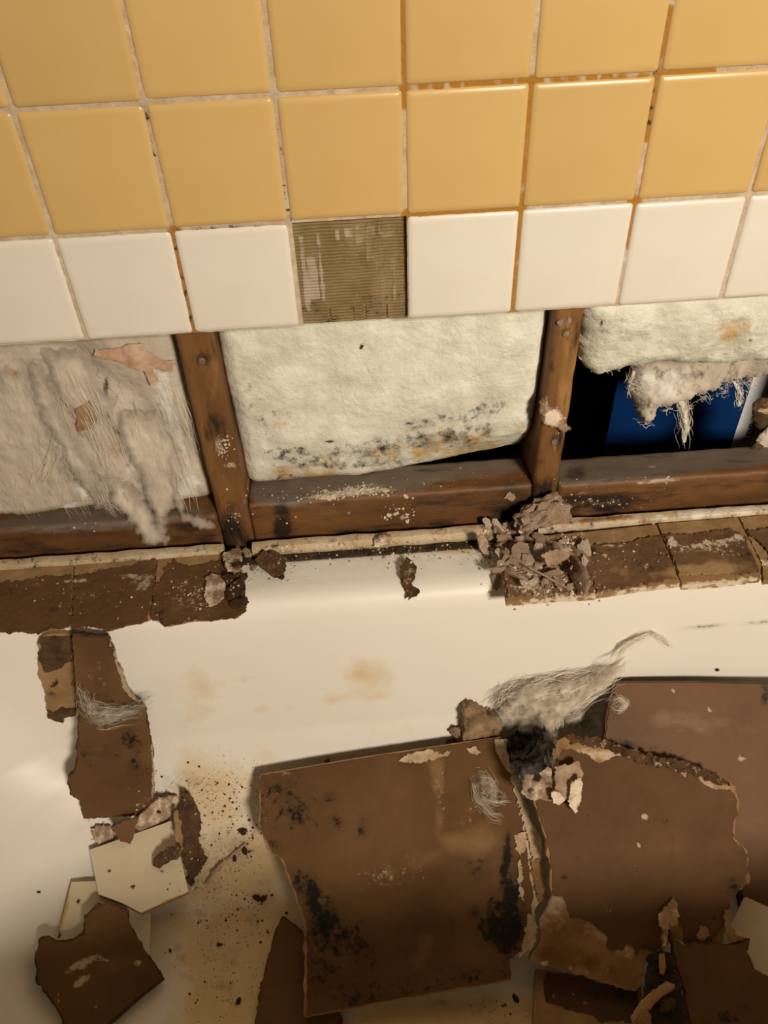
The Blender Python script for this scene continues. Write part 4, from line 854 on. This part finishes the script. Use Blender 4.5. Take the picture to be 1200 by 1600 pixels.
flat_tile('cream tile mostly hidden under the brown scrap, lower of the two tiles at bottom left', L((120, 1400, .003), (220, 1450, .003), (110, 1460, .003)),
          [(112, 1380, 'c'), (165, 1378, 'c'), (236, 1430, 'c'), (234, 1495, 'c'), (150, 1515, 'c'), (90, 1470, 'c')], 7, [('b', 100, 1430, 6, 50, 12, .9), ('r', 123, 1408, 2, 5, 0, 1.2), ('r', 92, 1460, 5, 8, 0, 1)])
scatter('fine_crumbs', 'crumb', [(255, 1262, 36, 22, 3), (165, 1300, 26, 18, 2), (300, 1370, 26, 26, 1.5)], 260, 2, 9, 'loose crumbs round the upper cream tile', 'debris', seed=9)
sheet_f = lambda name, label, cat, pins, outline, m, thk, seed, **k: (lambda f: (lambda o: tag(recenter(o), label, cat))(sheet(name, settle(f, outline, thk), outline, thk, M[m], None, seed=seed, **k)))(pins_frame(pins))
sheet_f('plaster_flake', 'pinkish grey plaster flake touching the upper cream tile from behind', 'plaster', L((225, 1270, .006), (275, 1255, .006), (250, 1290, .004)), [(212, 1283), (228, 1262), (248, 1246), (268, 1242), (286, 1248), (280, 1262), (256, 1284), (232, 1296), (216, 1296)], 'crumb', .004, 11, rough=.0012, base=(0, .45, 0))
sheet_f('plaster_flake', 'pale grey plaster flake beside the little brown triangle, left of the upper cream tile', 'plaster', L((145, 1300, .006), (175, 1300, .006), (160, 1315, .006)), [(142, 1296), (156, 1289), (172, 1292), (180, 1304), (172, 1316), (156, 1322), (146, 1312)], 'crumb', .005, 12, rough=.0012, base=(0, .5, 0))
ft, tt2 = flat_tile('cream tile snapped into five sides lying on the heap at bottom left', L((150, 1345, .010), (270, 1300, .012), (220, 1420, .010)),
          [(141, 1330, 'c'), (268, 1285, 'c'), (280, 1330, 'c'), (295, 1395, 'c'), (221, 1428, 'c'), (190, 1412, 'c'), (155, 1399, 'c')], 8, [('r', 207, 1386, 4, 3, 0, 1.3), ('r', 252, 1361, 4, 3, 0, 1.1), ('b', 268, 1408, 26, 5, -24, 1.2), ('r', 170, 1362, 3, 3, 0, .8), ('r', 235, 1380, 2, 2, 0, 1.1), ('b', 215, 1350, 50, 40, 0, .25)])
sheet_f('board_sliver', 'long dark rotten sliver of board standing right of the five-sided cream tile', 'drywall', L((300, 1245, .020), (320, 1340, .012), (285, 1340, .012)), [(284, 1238), (299, 1243), (303, 1254), (313, 1272), (315, 1284), (310, 1312), (318, 1330), (323, 1340), (318, 1354), (304, 1368), (298, 1384), (290, 1352), (284, 1325), (291, 1300), (280, 1272), (288, 1262)], 'dark_crumb', .006, 13, rough=.002, jag=.004)
sheet_f('board_sliver', 'tan sliver of board paste along the left of the dark rotten sliver', 'drywall', L((275, 1275, .016), (284, 1330, .014), (272, 1320, .014)), [(272, 1270), (279, 1268), (284, 1300), (286, 1330), (280, 1338), (275, 1310)], 'gypsum_tan', .004, 14, rough=.001)
sheet_f('board_scrap', 'small dark brown triangle of board above the five-sided cream tile', 'drywall', L((180, 1292, .012), (212, 1290, .012), (198, 1316, .010)), [(174, 1292), (192, 1282), (214, 1278), (210, 1300), (204, 1318), (188, 1314)], 'paper', .004, 15, rough=.0006, jag=.001)
sheet_f('board_crumb', 'oval brown lump lying on the five-sided cream tile', 'debris', L((245, 1345, .006), (280, 1325, .006), (260, 1350, .005)), [(238, 1344), (246, 1334), (262, 1326), (276, 1320), (284, 1326), (280, 1338), (262, 1348), (250, 1354), (240, 1351)], 'dark_crumb', .004, 16, rough=.001, puff=.002, pr=.008, base=(0, .25, 0))
board('drywall_scrap', 'dark brown board scrap with two white scrape arcs, nearest the bottom left corner', 'drywall', L((110, 1480, .012), (230, 1520, .012), (140, 1580, .010)),
      [(157, 1412), (180, 1414), (202, 1424), (206, 1448), (232, 1490), (258, 1530, 'c'), (218, 1562, 'c'), (176, 1600), (150, 1640), (112, 1625), (96, 1590), (78, 1560), (58, 1536), (54, 1492), (64, 1464), (76, 1462), (92, 1470), (112, 1468), (130, 1456), (132, 1432), (146, 1420)],
      [(158, 1415), (180, 1416), (200, 1426), (204, 1449), (229, 1490), (254, 1529, 'c'), (214, 1559, 'c'), (172, 1596), (148, 1636), (114, 1620), (99, 1590), (80, 1560), (61, 1535), (57, 1492), (66, 1467), (76, 1465), (92, 1473), (113, 1471), (133, 1458), (134, 1434), (147, 1423)],
      seed=180, thk=.006, core_mat='dark_paper', pjag=.0022, jag=.003, blobs=[('g', 128, 1506, 32, 8, -24, 1.1), ('g', 160, 1500, 18, 6, 0, .75), ('g', 126, 1534, 20, 9, -28, 1.0), ('g', 215, 1505, 9, 6, 0, 1.1), ('g', 149, 1572, 4, 4, 0, 1.2), ('g', 92, 1560, 4, 12, 0, .7)])

# ================================================================== LUMPS, CRUMBS AND LOOSE FIBRE
# plaster lumps and scraps one can point at
chunk('plaster_lump', 'fluffy pinkish brown plaster lump topmost on the rubble at the foot of the right stud', 'plaster', 843, 818, 80, 'crumb', .72, 3, .3, (0, -.8), sub=4, squash=(1.1, .8), base=(0, .42, 0), sink=-.1)
# rubble heap at the foot of the right stud
rnd = random.Random(11)
bpy.context.view_layer.update(); dg = bpy.context.evaluated_depsgraph_get()
n_ = 0
scatter('fine_rubble', 'crumb', [(840, 880, 60, 50, 4), (790, 840, 36, 24, 2), (860, 915, 70, 20, 3), (880, 850, 40, 26, 2), (770, 850, 20, 26, 1)], 1500, 2, 9, 'fine brown rubble spilt over the rim at the foot of the right stud', 'debris', seed=2)
for layer in range(3):
    bpy.context.view_layer.update(); dg = bpy.context.evaluated_depsgraph_get()
    spots = [(800 + rnd.gauss(0, 26), 838 + rnd.gauss(0, 13)) for _ in range(12)] + [(850 + rnd.gauss(0, 36), 872 + rnd.gauss(0, 17)) for _ in range(18)] + [(845 + rnd.gauss(0, 38), 905 + rnd.gauss(0, 10)) for _ in range(6)]
    for u, v in spots:
        u = min(max(u, 756), 915); v = min(max(v, 822), 925)
        chunk('plaster_fragment', 'small plaster fragment in the rubble at the foot of the right stud', 'plaster', u, v, rnd.uniform(12, 36 - 6 * layer), 'crumb', rnd.uniform(.09, .2), rnd.randrange(7), rnd.uniform(0, 6.3), (rnd.uniform(-.8, .8), rnd.uniform(-1.1, .2)),
              'plaster fragments in the rubble on the rim', (1.25, .8), 3, dg=dg, base=(0, rnd.choice([0, .2, .45, .7]), 0), share=None, sink=-.2)
def scrap(name, label, cat, pts_lift, outline, m, thk, seed, **k): return sheet_f(name, label, cat, pts_lift, outline, m, thk, seed, **k)
scrap('paper_curl', 'curled pinkish brown paper tongue at the right foot of the rubble heap', 'paper', L((895, 890, .012), (920, 890, .018), (905, 925, .006)), [(888, 888), (900, 876), (914, 884), (922, 910), (918, 926), (904, 930), (898, 912)], 'gyp_pink', .0015, 31, puff=.002, pr=.01)
scrap('paper_curl', 'dark brown folded paper leaf in the rubble, above the curled paper tongue', 'paper', L((880, 870, .020), (905, 880, .016), (885, 895, .010)), [(878, 884), (892, 866), (904, 878), (906, 890), (892, 896), (880, 894)], 'dark_paper', .0015, 32, puff=.001, pr=.01)
scrap('plaster_flake', 'light brown plate of plaster in the middle of the rubble heap', 'plaster', L((850, 862, .022), (885, 870, .022), (865, 885, .012)), [(846, 868), (864, 858), (886, 864), (890, 874), (876, 882), (856, 886)], 'crumb', .004, 33, base=(0, .2, 0), rough=.001)
scrap('paper_curl', 'upright brown paper tag at the left end of the rubble heap', 'paper', L((748, 842, .012), (764, 850, .014), (758, 866, .003)), [(744, 838), (756, 836), (764, 852), (766, 868), (756, 866), (750, 856)], 'crumb', .0015, 34)
def rod(name, label, cat, a, b, r, m, seed=0, flat=1):
    n = 20; verts, faces = [], []; d = (b - a).normalized(); s = d.cross(Vector((0, .3, 1))).normalized(); w = d.cross(s)
    for k in range(n + 1):
        p = a.lerp(b, k / n)
        for i in range(8):
            an = i * .7854; q = 1 + .3 * noise.noise(Vector((k * .5, i * .8, seed))); verts.append(p + s * math.cos(an) * r * q + w * math.sin(an) * r * q * flat + s * .3 * r * noise.noise(Vector((k * .2, seed, 0))))
        if k:
            for i in range(8): c0 = (k - 1) * 8; faces.append((c0 + i, c0 + (i + 1) % 8, c0 + 8 + (i + 1) % 8, c0 + 8 + i))
    faces += [tuple(range(7, -1, -1)), tuple(range(n * 8, n * 8 + 8))]
    return tag(recenter(mesh_obj(name, verts, faces, M[m], smooth=40)), label, cat)
rod('thin_stick', 'thin pinkish brown stick lying aslant on the rubble heap', 'stick', pin(826, 886, .012), pin(892, 922, .006), .0014, 'gyp_pink')
scrap('plaster_flake', 'pale oval plaster flake stuck to the fallen tiles at the left', 'plaster', L((322, 905, .004), (345, 905, .004), (335, 940, .004)), [(322, 903), (332, 896), (344, 899), (352, 914), (350, 932), (340, 944), (328, 946), (319, 936), (322, 918)], 'crumb', .003, 35, rough=.0012, rscale=220, base=(0, .6, 0), jag=.002)
scrap('plaster_flake', 'pale upright plaster flake at the foot of the left stud', 'plaster', L((355, 862, .016), (375, 858, .018), (365, 890, .008)), [(350, 866), (362, 860), (374, 858), (378, 874), (374, 892), (356, 892), (350, 880)], 'crumb', .004, 36, rough=.0012, base=(0, .55, 0))
chunk('plaster_lump', 'small pale plaster lump between the stud foot and the dark board crumb, left', 'plaster', 390, 865, 24, 'crumb', .5, 5, .5, sub=3, base=(0, .5, 0))
chunk('plaster_lump', 'light plaster pebble left below the dark board crumb on the rim', 'plaster', 397, 888, 16, 'crumb', .6, 6, .9, sub=3, base=(0, .4, 0))
for u, v, s in ((356, 905, 24), (372, 915, 22), (362, 930, 26), (378, 900, 18), (368, 945, 20), (380, 940, 18), (372, 885, 20)):
    chunk('rotten_crumb', 'dark rotten crumb on the right end of the left fallen tiles', 'debris', u, v, s, 'dark_crumb', .5, int(u), u, (0, 0), 'dark crumbs at the end of the left tile strip', sub=3)
def block_chunk(name, label, cat, pins, outline, thk, seed, m='dark_crumb', **k): return scrap(name, label, cat, pins, outline, m, thk, seed, **k)
block_chunk('board_crumb', 'dark brown square crumb of board on the rim right of the left stud', 'drywall', L((405, 875, .008), (440, 870, .010), (425, 898, .004)), [(399, 876), (414, 862), (436, 864), (446, 874), (444, 890), (430, 902), (416, 894), (404, 884)], .010, 41, base=(0, .1, 0))
chunk('rotten_crumb', 'tiny black crumb at the tip of the dark square board crumb', 'debris', 440, 903, 12, 'dark_crumb', .6, 8, 0, sub=2)
scrap('tile_chip', 'small cream and brown chip lying across the mouldy joint of the tub rim', 'debris', L((590, 842, .006), (610, 842, .006), (600, 852, .004)), [(585, 843), (592, 838), (611, 836), (612, 848), (604, 853), (586, 853)], 'crumb', .005, 42, jag=.0008, base=(0, .6, 0))
block_chunk('board_crumb', 'upright crumbly brown splinter alone in the middle of the tub rim', 'drywall', L((632, 890, .006), (648, 888, .006), (640, 925, .005)), [(625, 886), (632, 882), (634, 872), (642, 876), (650, 884), (650, 896), (644, 906), (646, 916), (656, 924), (648, 932), (638, 934), (632, 916), (626, 902)], .006, 43, rough=.0022, base=(0, .35, 0), jag=.003)
scatter('rim_crumbs', 'crumb', [(440, 880, 60, 24, 3), (560, 868, 120, 16, 3), (640, 870, 60, 20, 3), (745, 862, 30, 24, 4), (680, 862, 60, 16, 2), (350, 900, 60, 30, 2), (450, 900, 60, 20, 1)], 420, 1.2, 6, 'tiny brown crumbs sprinkled along the tub rim', 'debris', seed=12)
scatter('white_crumbs', 'white_crumb', [(560, 766, 60, 10, 6), (510, 774, 30, 8, 4), (625, 800, 30, 16, 1.2), (690, 750, 110, 14, 1), (450, 775, 60, 12, 1), (350, 700, 14, 30, 2), (370, 800, 20, 30, 1), (950, 783, 60, 10, 2.4), (1020, 750, 80, 14, .8), (880, 770, 30, 26, 1.4), (870, 655, 16, 26, 1), (120, 820, 160, 14, .5), (540, 856, 110, 5, 3), (420, 800, 40, 20, .5)], 700, 1, 5.5, 'white plaster crumbs sprinkled over the pine framing', 'debris', seed=13, flat=.4)
scatter('tile_strip_crumbs', 'crumb', [(1000, 870, 120, 30, 2), (860, 920, 70, 20, 3), (300, 930, 70, 30, 3), (120, 930, 120, 30, 1), (1130, 850, 80, 30, 1)], 420, 1.2, 6.5, 'pale crumbs on the fallen tiles along the rim', 'debris', seed=14)
scatter('white_flakes', 'white_crumb', [(570, 766, 44, 8, 6), (520, 773, 24, 6, 4), (625, 802, 24, 14, .8), (540, 856, 50, 4, 1.5), (440, 858, 30, 5, 1), (350, 695, 8, 14, 1)], 150, 3, 11, 'white plaster flakes heaped on the middle blocking', 'debris', seed=23, flat=.3, elong=1.8)
# plaster stuck on the right stud
fs = Frame(onY(850, 635, .0175), onY(880, 635, .0175), onY(865, 665, .0175))
o = sheet('plaster_lump', fs, [(846, 624), (856, 616), (858, 636), (872, 638), (880, 648), (884, 662), (892, 668), (886, 672), (876, 672), (868, 666), (850, 662), (842, 646)], .0045, M['crumb'], None, puff=.004, pr=.008, rough=.0015, rscale=180, blobs=[('g', 862, 652, 18, 16, 0, 1.2)], seed=8); tag(recenter(o), 'cream and grey plaster lump stuck halfway up the right stud', 'plaster')
scrap('paper_scrap', 'brown paper triangle sticking out at the foot of the right stud', 'paper', L((790, 762, .004), (804, 770, .004), (796, 780, .004)), [(786, 778), (796, 768), (806, 774), (802, 782)], 'crumb', .002, 45)

# rolled scrap behind the big board, with two lumps
block_chunk('board_roll', 'folded brown and cream board bundle poking up behind the largest board', 'drywall', L((735, 1110, .012), (775, 1120, .012), (750, 1140, .014)), [(722, 1110), (728, 1097), (740, 1100), (752, 1108), (770, 1112), (783, 1120), (780, 1134), (776, 1146), (760, 1150), (728, 1156), (721, 1150), (724, 1128)], .018, 51, m='bundle', rough=.003)
chunk('plaster_lump', 'tan rounded lump left of the folded board bundle', 'plaster', 712, 1138, 24, 'crumb', .9, 9, 1, sub=3, base=(0, .2, 0), sink=-.1)
chunk('plaster_lump', 'smaller brown lump under the tan rounded lump beside the largest board', 'plaster', 704, 1157, 18, 'dark_crumb', .8, 10, 2, sub=3, base=(0, .3, 0), sink=-.1)
chunk('board_crumb', 'tiny dark spike of board on the top edge of the largest board', 'debris', 512, 1187, 12, 'dark_crumb', .9, 17, 0, sub=2, sink=-.3)
# plaster squares and gypsum on the middle board
for k, (o_, m_, lb) in enumerate([
    ([(812, 1200), (835, 1192), (862, 1200), (868, 1228), (862, 1250), (832, 1250), (816, 1240)], 'crumb', 'speckled cream plaster plate with black dots beside the fibre tuft'),
    ([(866, 1198), (905, 1190), (908, 1216), (900, 1240), (880, 1250), (866, 1230)], 'crumb', 'tan plaster plate right of the black-dotted plaster plate'),
    ([(893, 1220), (908, 1216), (909, 1240), (900, 1272), (888, 1256)], 'gypsum', 'white pointed plaster shard hanging from the tan plaster plate'),
    ([(862, 1238), (876, 1238), (884, 1250), (874, 1256), (864, 1250)], 'gypsum', 'white plaster nub below the black-dotted plaster plate')]):
    scrap('plaster_plate', lb, 'plaster', L((820, 1205, .012), (900, 1205, .016), (860, 1250, .010)), o_, m_, .006, 60 + k, rough=.0015, jag=.003, base=(0, (.5, .15, .6, .8)[k], 0), blobs=[('r', 840, 1215, 12, 10, 0, .8), ('r', 828, 1235, 8, 10, 0, .8), ('r', 856, 1224, 8, 6, 0, .8), ('r', 815, 1222, 6, 20, 0, .9)])
# bits in the lower right
block_chunk('rotten_chunk', 'black-brown rotten chunk in the gap between the boards at the lower right', 'debris', level(1010, 1500, 1060, 1590, .01), [(1014, 1492), (1030, 1486), (1050, 1490), (1060, 1530), (1068, 1575), (1078, 1620), (990, 1620), (1000, 1580), (1008, 1540)], .006, 71, rough=.004, m='black_rot')
scrap('plaster_stick', 'tan plaster stick lying aslant near the bottom right', 'plaster', level(994, 1540, 1045, 1590), [(986, 1588), (1000, 1566), (1020, 1548), (1040, 1534), (1052, 1538), (1054, 1546), (1034, 1558), (1014, 1578), (1002, 1596), (990, 1600)], 'gypsum_tan', .006, 75, jag=.001, puff=.002, pr=.006, base=(0, .3, 0))
scrap('plaster_stick', 'short tan splinter standing above the aslant plaster stick', 'plaster', level(1028, 1494, 1040, 1524), [(1029, 1492), (1038, 1491), (1040, 1510), (1037, 1524), (1030, 1520)], 'gyp_brown', .003, 76, jag=.001)
chunk('plaster_lump', 'reddish grey lump under the tan plaster stick at the bottom', 'plaster', 1040, 1572, 30, 'dark_crumb', .6, 21, 0, sub=3, base=(0, .35, 0))
chunk('plaster_lump', 'cream lump at the bottom edge left of the black-brown chunk', 'plaster', 1004, 1592, 26, 'gypsum_tan', .6, 22, 0, sub=3)
scrap('plaster_flake', 'upright cream plaster tongue standing on the lower right board', 'plaster', level(1030, 1410, 1060, 1470, .01), [(1030, 1428), (1040, 1418), (1052, 1404), (1058, 1412), (1060, 1440), (1050, 1448), (1044, 1440), (1040, 1480), (1034, 1482), (1036, 1450), (1030, 1446)], 'gyp_brown', .003, 72, base=(0, .6, 0))
scrap('plaster_flake', 'round cream flake at the top edge of the ragged lower right board', 'plaster', L((1090, 1455, .006), (1105, 1455, .006), (1098, 1468, .005)), [(1089, 1462), (1094, 1448), (1104, 1448), (1108, 1460), (1102, 1470), (1092, 1470)], 'gyp_brown', .003, 73, base=(0, .5, 0))
scrap('plaster_flake', 'cream torn flake at the tip of the dark gap beside the cream tile', 'plaster', L((1132, 1430, .008), (1145, 1440, .008), (1140, 1470, .006)), [(1131, 1422), (1139, 1420), (1143, 1436), (1140, 1446), (1152, 1462), (1166, 1468), (1150, 1472), (1138, 1466), (1133, 1446)], 'gyp_brown', .003, 74, base=(0, .4, 0))
# crumbs and dirt on the tub floor
scatter('floor_crumbs', 'dark_crumb', [(380, 1300, 20, 12, 1), (384, 1330, 16, 12, 1), (405, 1405, 16, 12, 2), (330, 1420, 60, 60, 1.2), (300, 1240, 60, 30, 2), (370, 1260, 40, 50, 1.6), (340, 1480, 70, 80, 1.2), (300, 1350, 50, 50, 1), (410, 1450, 30, 30, .8), (780, 1580, 50, 24, 1), (330, 1560, 60, 40, .5), (230, 1215, 40, 30, .5)], 520, 1.2, 6, 'dark crumbs scattered on the tub floor between the small heap and the largest board', 'debris', seed=15)
scatter('floor_grit', 'grit', [(310, 1235, 80, 36, 2), (380, 1240, 50, 60, 1.6), (340, 1420, 80, 100, 2), (370, 1330, 50, 50, 2), (380, 1540, 60, 60, 1)], 1400, .8, 3.2, 'brown grit spread over the stained tub floor', 'debris', seed=16, flat=.35)
for u, v, s in ((380, 1301, 15), (382, 1330, 14), (366, 1342, 10), (402, 1404, 14), (412, 1404, 13), (342, 1476, 9), (266, 1485, 7), (247, 1268, 9), (620, 862, 7), (1121, 1046, 8), (372, 1566, 12), (806, 1560, 13), (60, 1394, 6)):
    chunk('dark_crumb', 'small dark crumb lying loose on the white enamel', 'debris', u, v, s, 'dark_crumb', .5, int(u + v), u, (0, 0), 'loose crumbs on the tub enamel', (1.2, .8), 2)
for k, (a, b) in enumerate((((352, 1345), (384, 1318)), ((322, 1380), (345, 1346)), ((330, 1366), (350, 1346)))):
    rod('splinter', ('pale splinter on the tub floor pointing at the largest board', 'pale splinter right of the long dark sliver, lowest of three', 'thin pale splinter between the two others on the tub floor')[k], 'splinter', pin(*a, .0025), pin(*b, .0025), .0018, 'crumb', seed=k)

# ------------------------------------------------------------------ glass fibre torn out of the wall
wf = empty('glass_wool_tuft', pin(860, 1130, .004), label='torn grey-white glass wool tuft with long wisps, between the boards and the tub wall', cat='insulation')
def P_(u, v, l): return pin(u, v, l)
W1 = [[P_(785, 1115, .01), P_(830, 1080, .014), P_(890, 1066, .014), P_(945, 1050, .012)], [P_(800, 1138, .015), P_(850, 1110, .02), P_(910, 1080, .018), P_(960, 1045, .018)],
      [P_(850, 1128, .022), P_(900, 1096, .018), P_(945, 1060, .014), P_(975, 1046, .012)], [P_(775, 1105, .01), P_(800, 1085, .015), P_(850, 1066, .015)]]
V1 = [[P_(840, 1135, .045), P_(866, 1120, .045), P_(866, 1160, .05), P_(862, 1195, .05)]]
W2 = [[P_(930, 1036, .012), P_(962, 1024, .012), P_(990, 1004, .012), P_(1025, 990, .012), P_(1034, 994, .012)], [P_(960, 1040, .012), P_(975, 1012, .012), P_(1005, 996, .012), P_(1028, 990, .012)], [P_(1022, 990, .012), P_(1036, 998, .010), P_(1054, 1016, .008)],
      [P_(950, 1050, .012), P_(975, 1040, .014), P_(985, 1030, .012)], [P_(940, 1045, .012), P_(965, 1050, .014), P_(988, 1046, .012)], [P_(930, 1040, .012), P_(955, 1048, .014), P_(980, 1058, .014)]]
strands('fibres', 'fibre', W1, 900, .0060, .00022, 18, .010, wf, 1)
strands('fibres', 'fibre', V1, 200, .0045, .00020, 14, .008, wf, 2)
strands('wisps', 'fibre', W2, 170, .0018, .00016, 16, .003, wf, 3, fray=.1)
def veil(outline, lifts, seed, m='veil', parent=wf, puff=.004, base=(0, .9, 0), amp=.008, name='fibre_veil', blobs=None, jag=.006):
    return drape(name, outline, .0035, m, parent, seed, jag, amp, base[1])
    return sheet(name, f, outline, .001, M[m], parent, jag=jag, jscale=90, seed=seed, puff=puff, pr=.02, base=base, rough=.002, rscale=60, warp=lambda x, y: amp * (.5 + noise.noise(Vector((x * 30, y * 12, seed)))), blobs=blobs)
veil([(776, 1108), (800, 1086), (840, 1070), (900, 1062), (940, 1040), (978, 1042), (970, 1062), (930, 1086), (890, 1112), (868, 1130), (850, 1136), (830, 1140), (790, 1140)], L((790, 1110, .010), (960, 1048, .010), (850, 1132, .020)), 81)
veil([(842, 1120), (870, 1118), (874, 1150), (872, 1180), (862, 1202), (852, 1180), (850, 1150)], L((848, 1130, .03), (872, 1130, .03), (862, 1190, .02)), 83)
veil([(800, 1106), (850, 1092), (905, 1080), (950, 1050), (960, 1056), (920, 1090), (880, 1124), (850, 1140), (815, 1140)], L((800, 1120, .02), (960, 1050, .015), (850, 1135, .03)), 82)
veil([(880, 1120), (905, 1108), (940, 1104), (938, 1140), (900, 1148), (878, 1142)], L((885, 1125, .01), (935, 1110, .01), (900, 1145, .01)), 84, amp=.003)['label'] = 'brighter white fibre patch'
mf = empty('mouldy_fibre_clump', pin(835, 1180, .004), label='black mouldy fibre clump below the glass wool tuft, right of the largest board', cat='insulation')
veil([(790, 1150), (820, 1138), (850, 1140), (866, 1160), (862, 1190), (845, 1206), (815, 1212), (800, 1196), (792, 1176)], L((795, 1160, .02), (860, 1165, .03), (820, 1200, .02)), 85, 'rot_core', mf, .005, (0, .1, 0), .006, 'rotten_core')
veil([(786, 1146), (826, 1132), (866, 1144), (872, 1190), (850, 1212), (812, 1222), (796, 1200)], L((795, 1160, .02), (860, 1165, .03), (820, 1200, .02)), 86, 'veil_dark', mf, .006, (0, .9, 0), .008)
# grey fuzz on the long narrow strip
gf = empty('glass_wool_wisp', pin(175, 1115, .003), label='grey glass wool wisp lying across the long narrow board strip', cat='insulation')
G1 = [[P_(120, 1090, .004), P_(150, 1108, .008), P_(190, 1112, .008), P_(232, 1104, .004)], [P_(130, 1120, .006), P_(160, 1130, .008), P_(200, 1122, .008), P_(236, 1116, .004)], [P_(124, 1070, .004), P_(135, 1100, .008), P_(150, 1130, .006)], [P_(185, 1108, .008), P_(215, 1104, .008), P_(238, 1090, .006)]]
strands('fibres', 'fibre', G1, 130, .0035, .00013, 14, .005, gf, 6)
strands('fibres', 'fibre_dark', G1, 120, .0035, .00013, 14, .005, gf, 7)
veil([(122, 1085), (150, 1096), (190, 1102), (228, 1096), (226, 1120), (190, 1128), (160, 1142), (136, 1128)], L((130, 1100, .004), (220, 1105, .004), (160, 1135, .004)), 87, 'veil_thin', gf, .001, (0, 1.0, 0), .002)
# fuzz on the big board
bfz = empty('glass_wool_wisp', pin(765, 1245, .002), label='thin pale fibre swirl stuck near the upper right corner of the largest board', cat='insulation')
strands('fibres', 'fibre', [[P_(738, 1205, .002), P_(760, 1210, .003), P_(775, 1235, .003), P_(790, 1250, .002)], [P_(736, 1215, .002), P_(745, 1250, .003), P_(770, 1275, .003), P_(786, 1280, .002)], [P_(750, 1212, .002), P_(770, 1225, .003), P_(755, 1240, .003)], [P_(744, 1240, .002), P_(770, 1252, .003), P_(795, 1252, .002)]], 150, .0030, .00013, 12, .003, bfz, 8)
veil([(736, 1206), (756, 1204), (774, 1222), (792, 1246), (788, 1256), (772, 1262), (780, 1282), (760, 1276), (744, 1250)], L((740, 1215, .002), (785, 1250, .002), (760, 1270, .002)), 88, 'veil_thin', bfz, .0003, (0, .6, 0), .0008)
strands('fibre_curl', 'fibre', [[P_(950, 1100, .003), P_(966, 1090, .004), P_(978, 1100, .004), P_(966, 1112, .004), P_(952, 1104, .003)]], 60, .0025, .00013, 12, .002, wf, 9)
# ragged fibre spilling beside the white carton
rf = empty('insulation_scrap', onY(1190, 690, .10), label='brown-grey shreds of fibre and paper in front of the white carton side', cat='insulation')
for k, (o_, m_) in enumerate([([(1172, 652), (1178, 630), (1192, 620), (1230, 612), (1230, 668), (1200, 664), (1186, 668)], 'dark_crumb'), ([(1188, 640), (1230, 620), (1230, 655), (1198, 650)], 'gypsum'), ([(1178, 704), (1184, 682), (1200, 668), (1230, 660), (1230, 706), (1200, 708)], 'batt_facing'), ([(1168, 706), (1180, 690), (1192, 698), (1196, 708)], 'dark_crumb')]):
    f = Frame(onY(1170, 600, .085 - .004 * k), onY(1230, 600, .085 - .004 * k), onY(1200, 700, .080 - .004 * k)); sheet('shred', f, o_, .001, M[m_], rf, jag=.006, jscale=90, seed=90 + k, puff=.004, pr=.01, rough=.002, base=(.1, .3, 0))
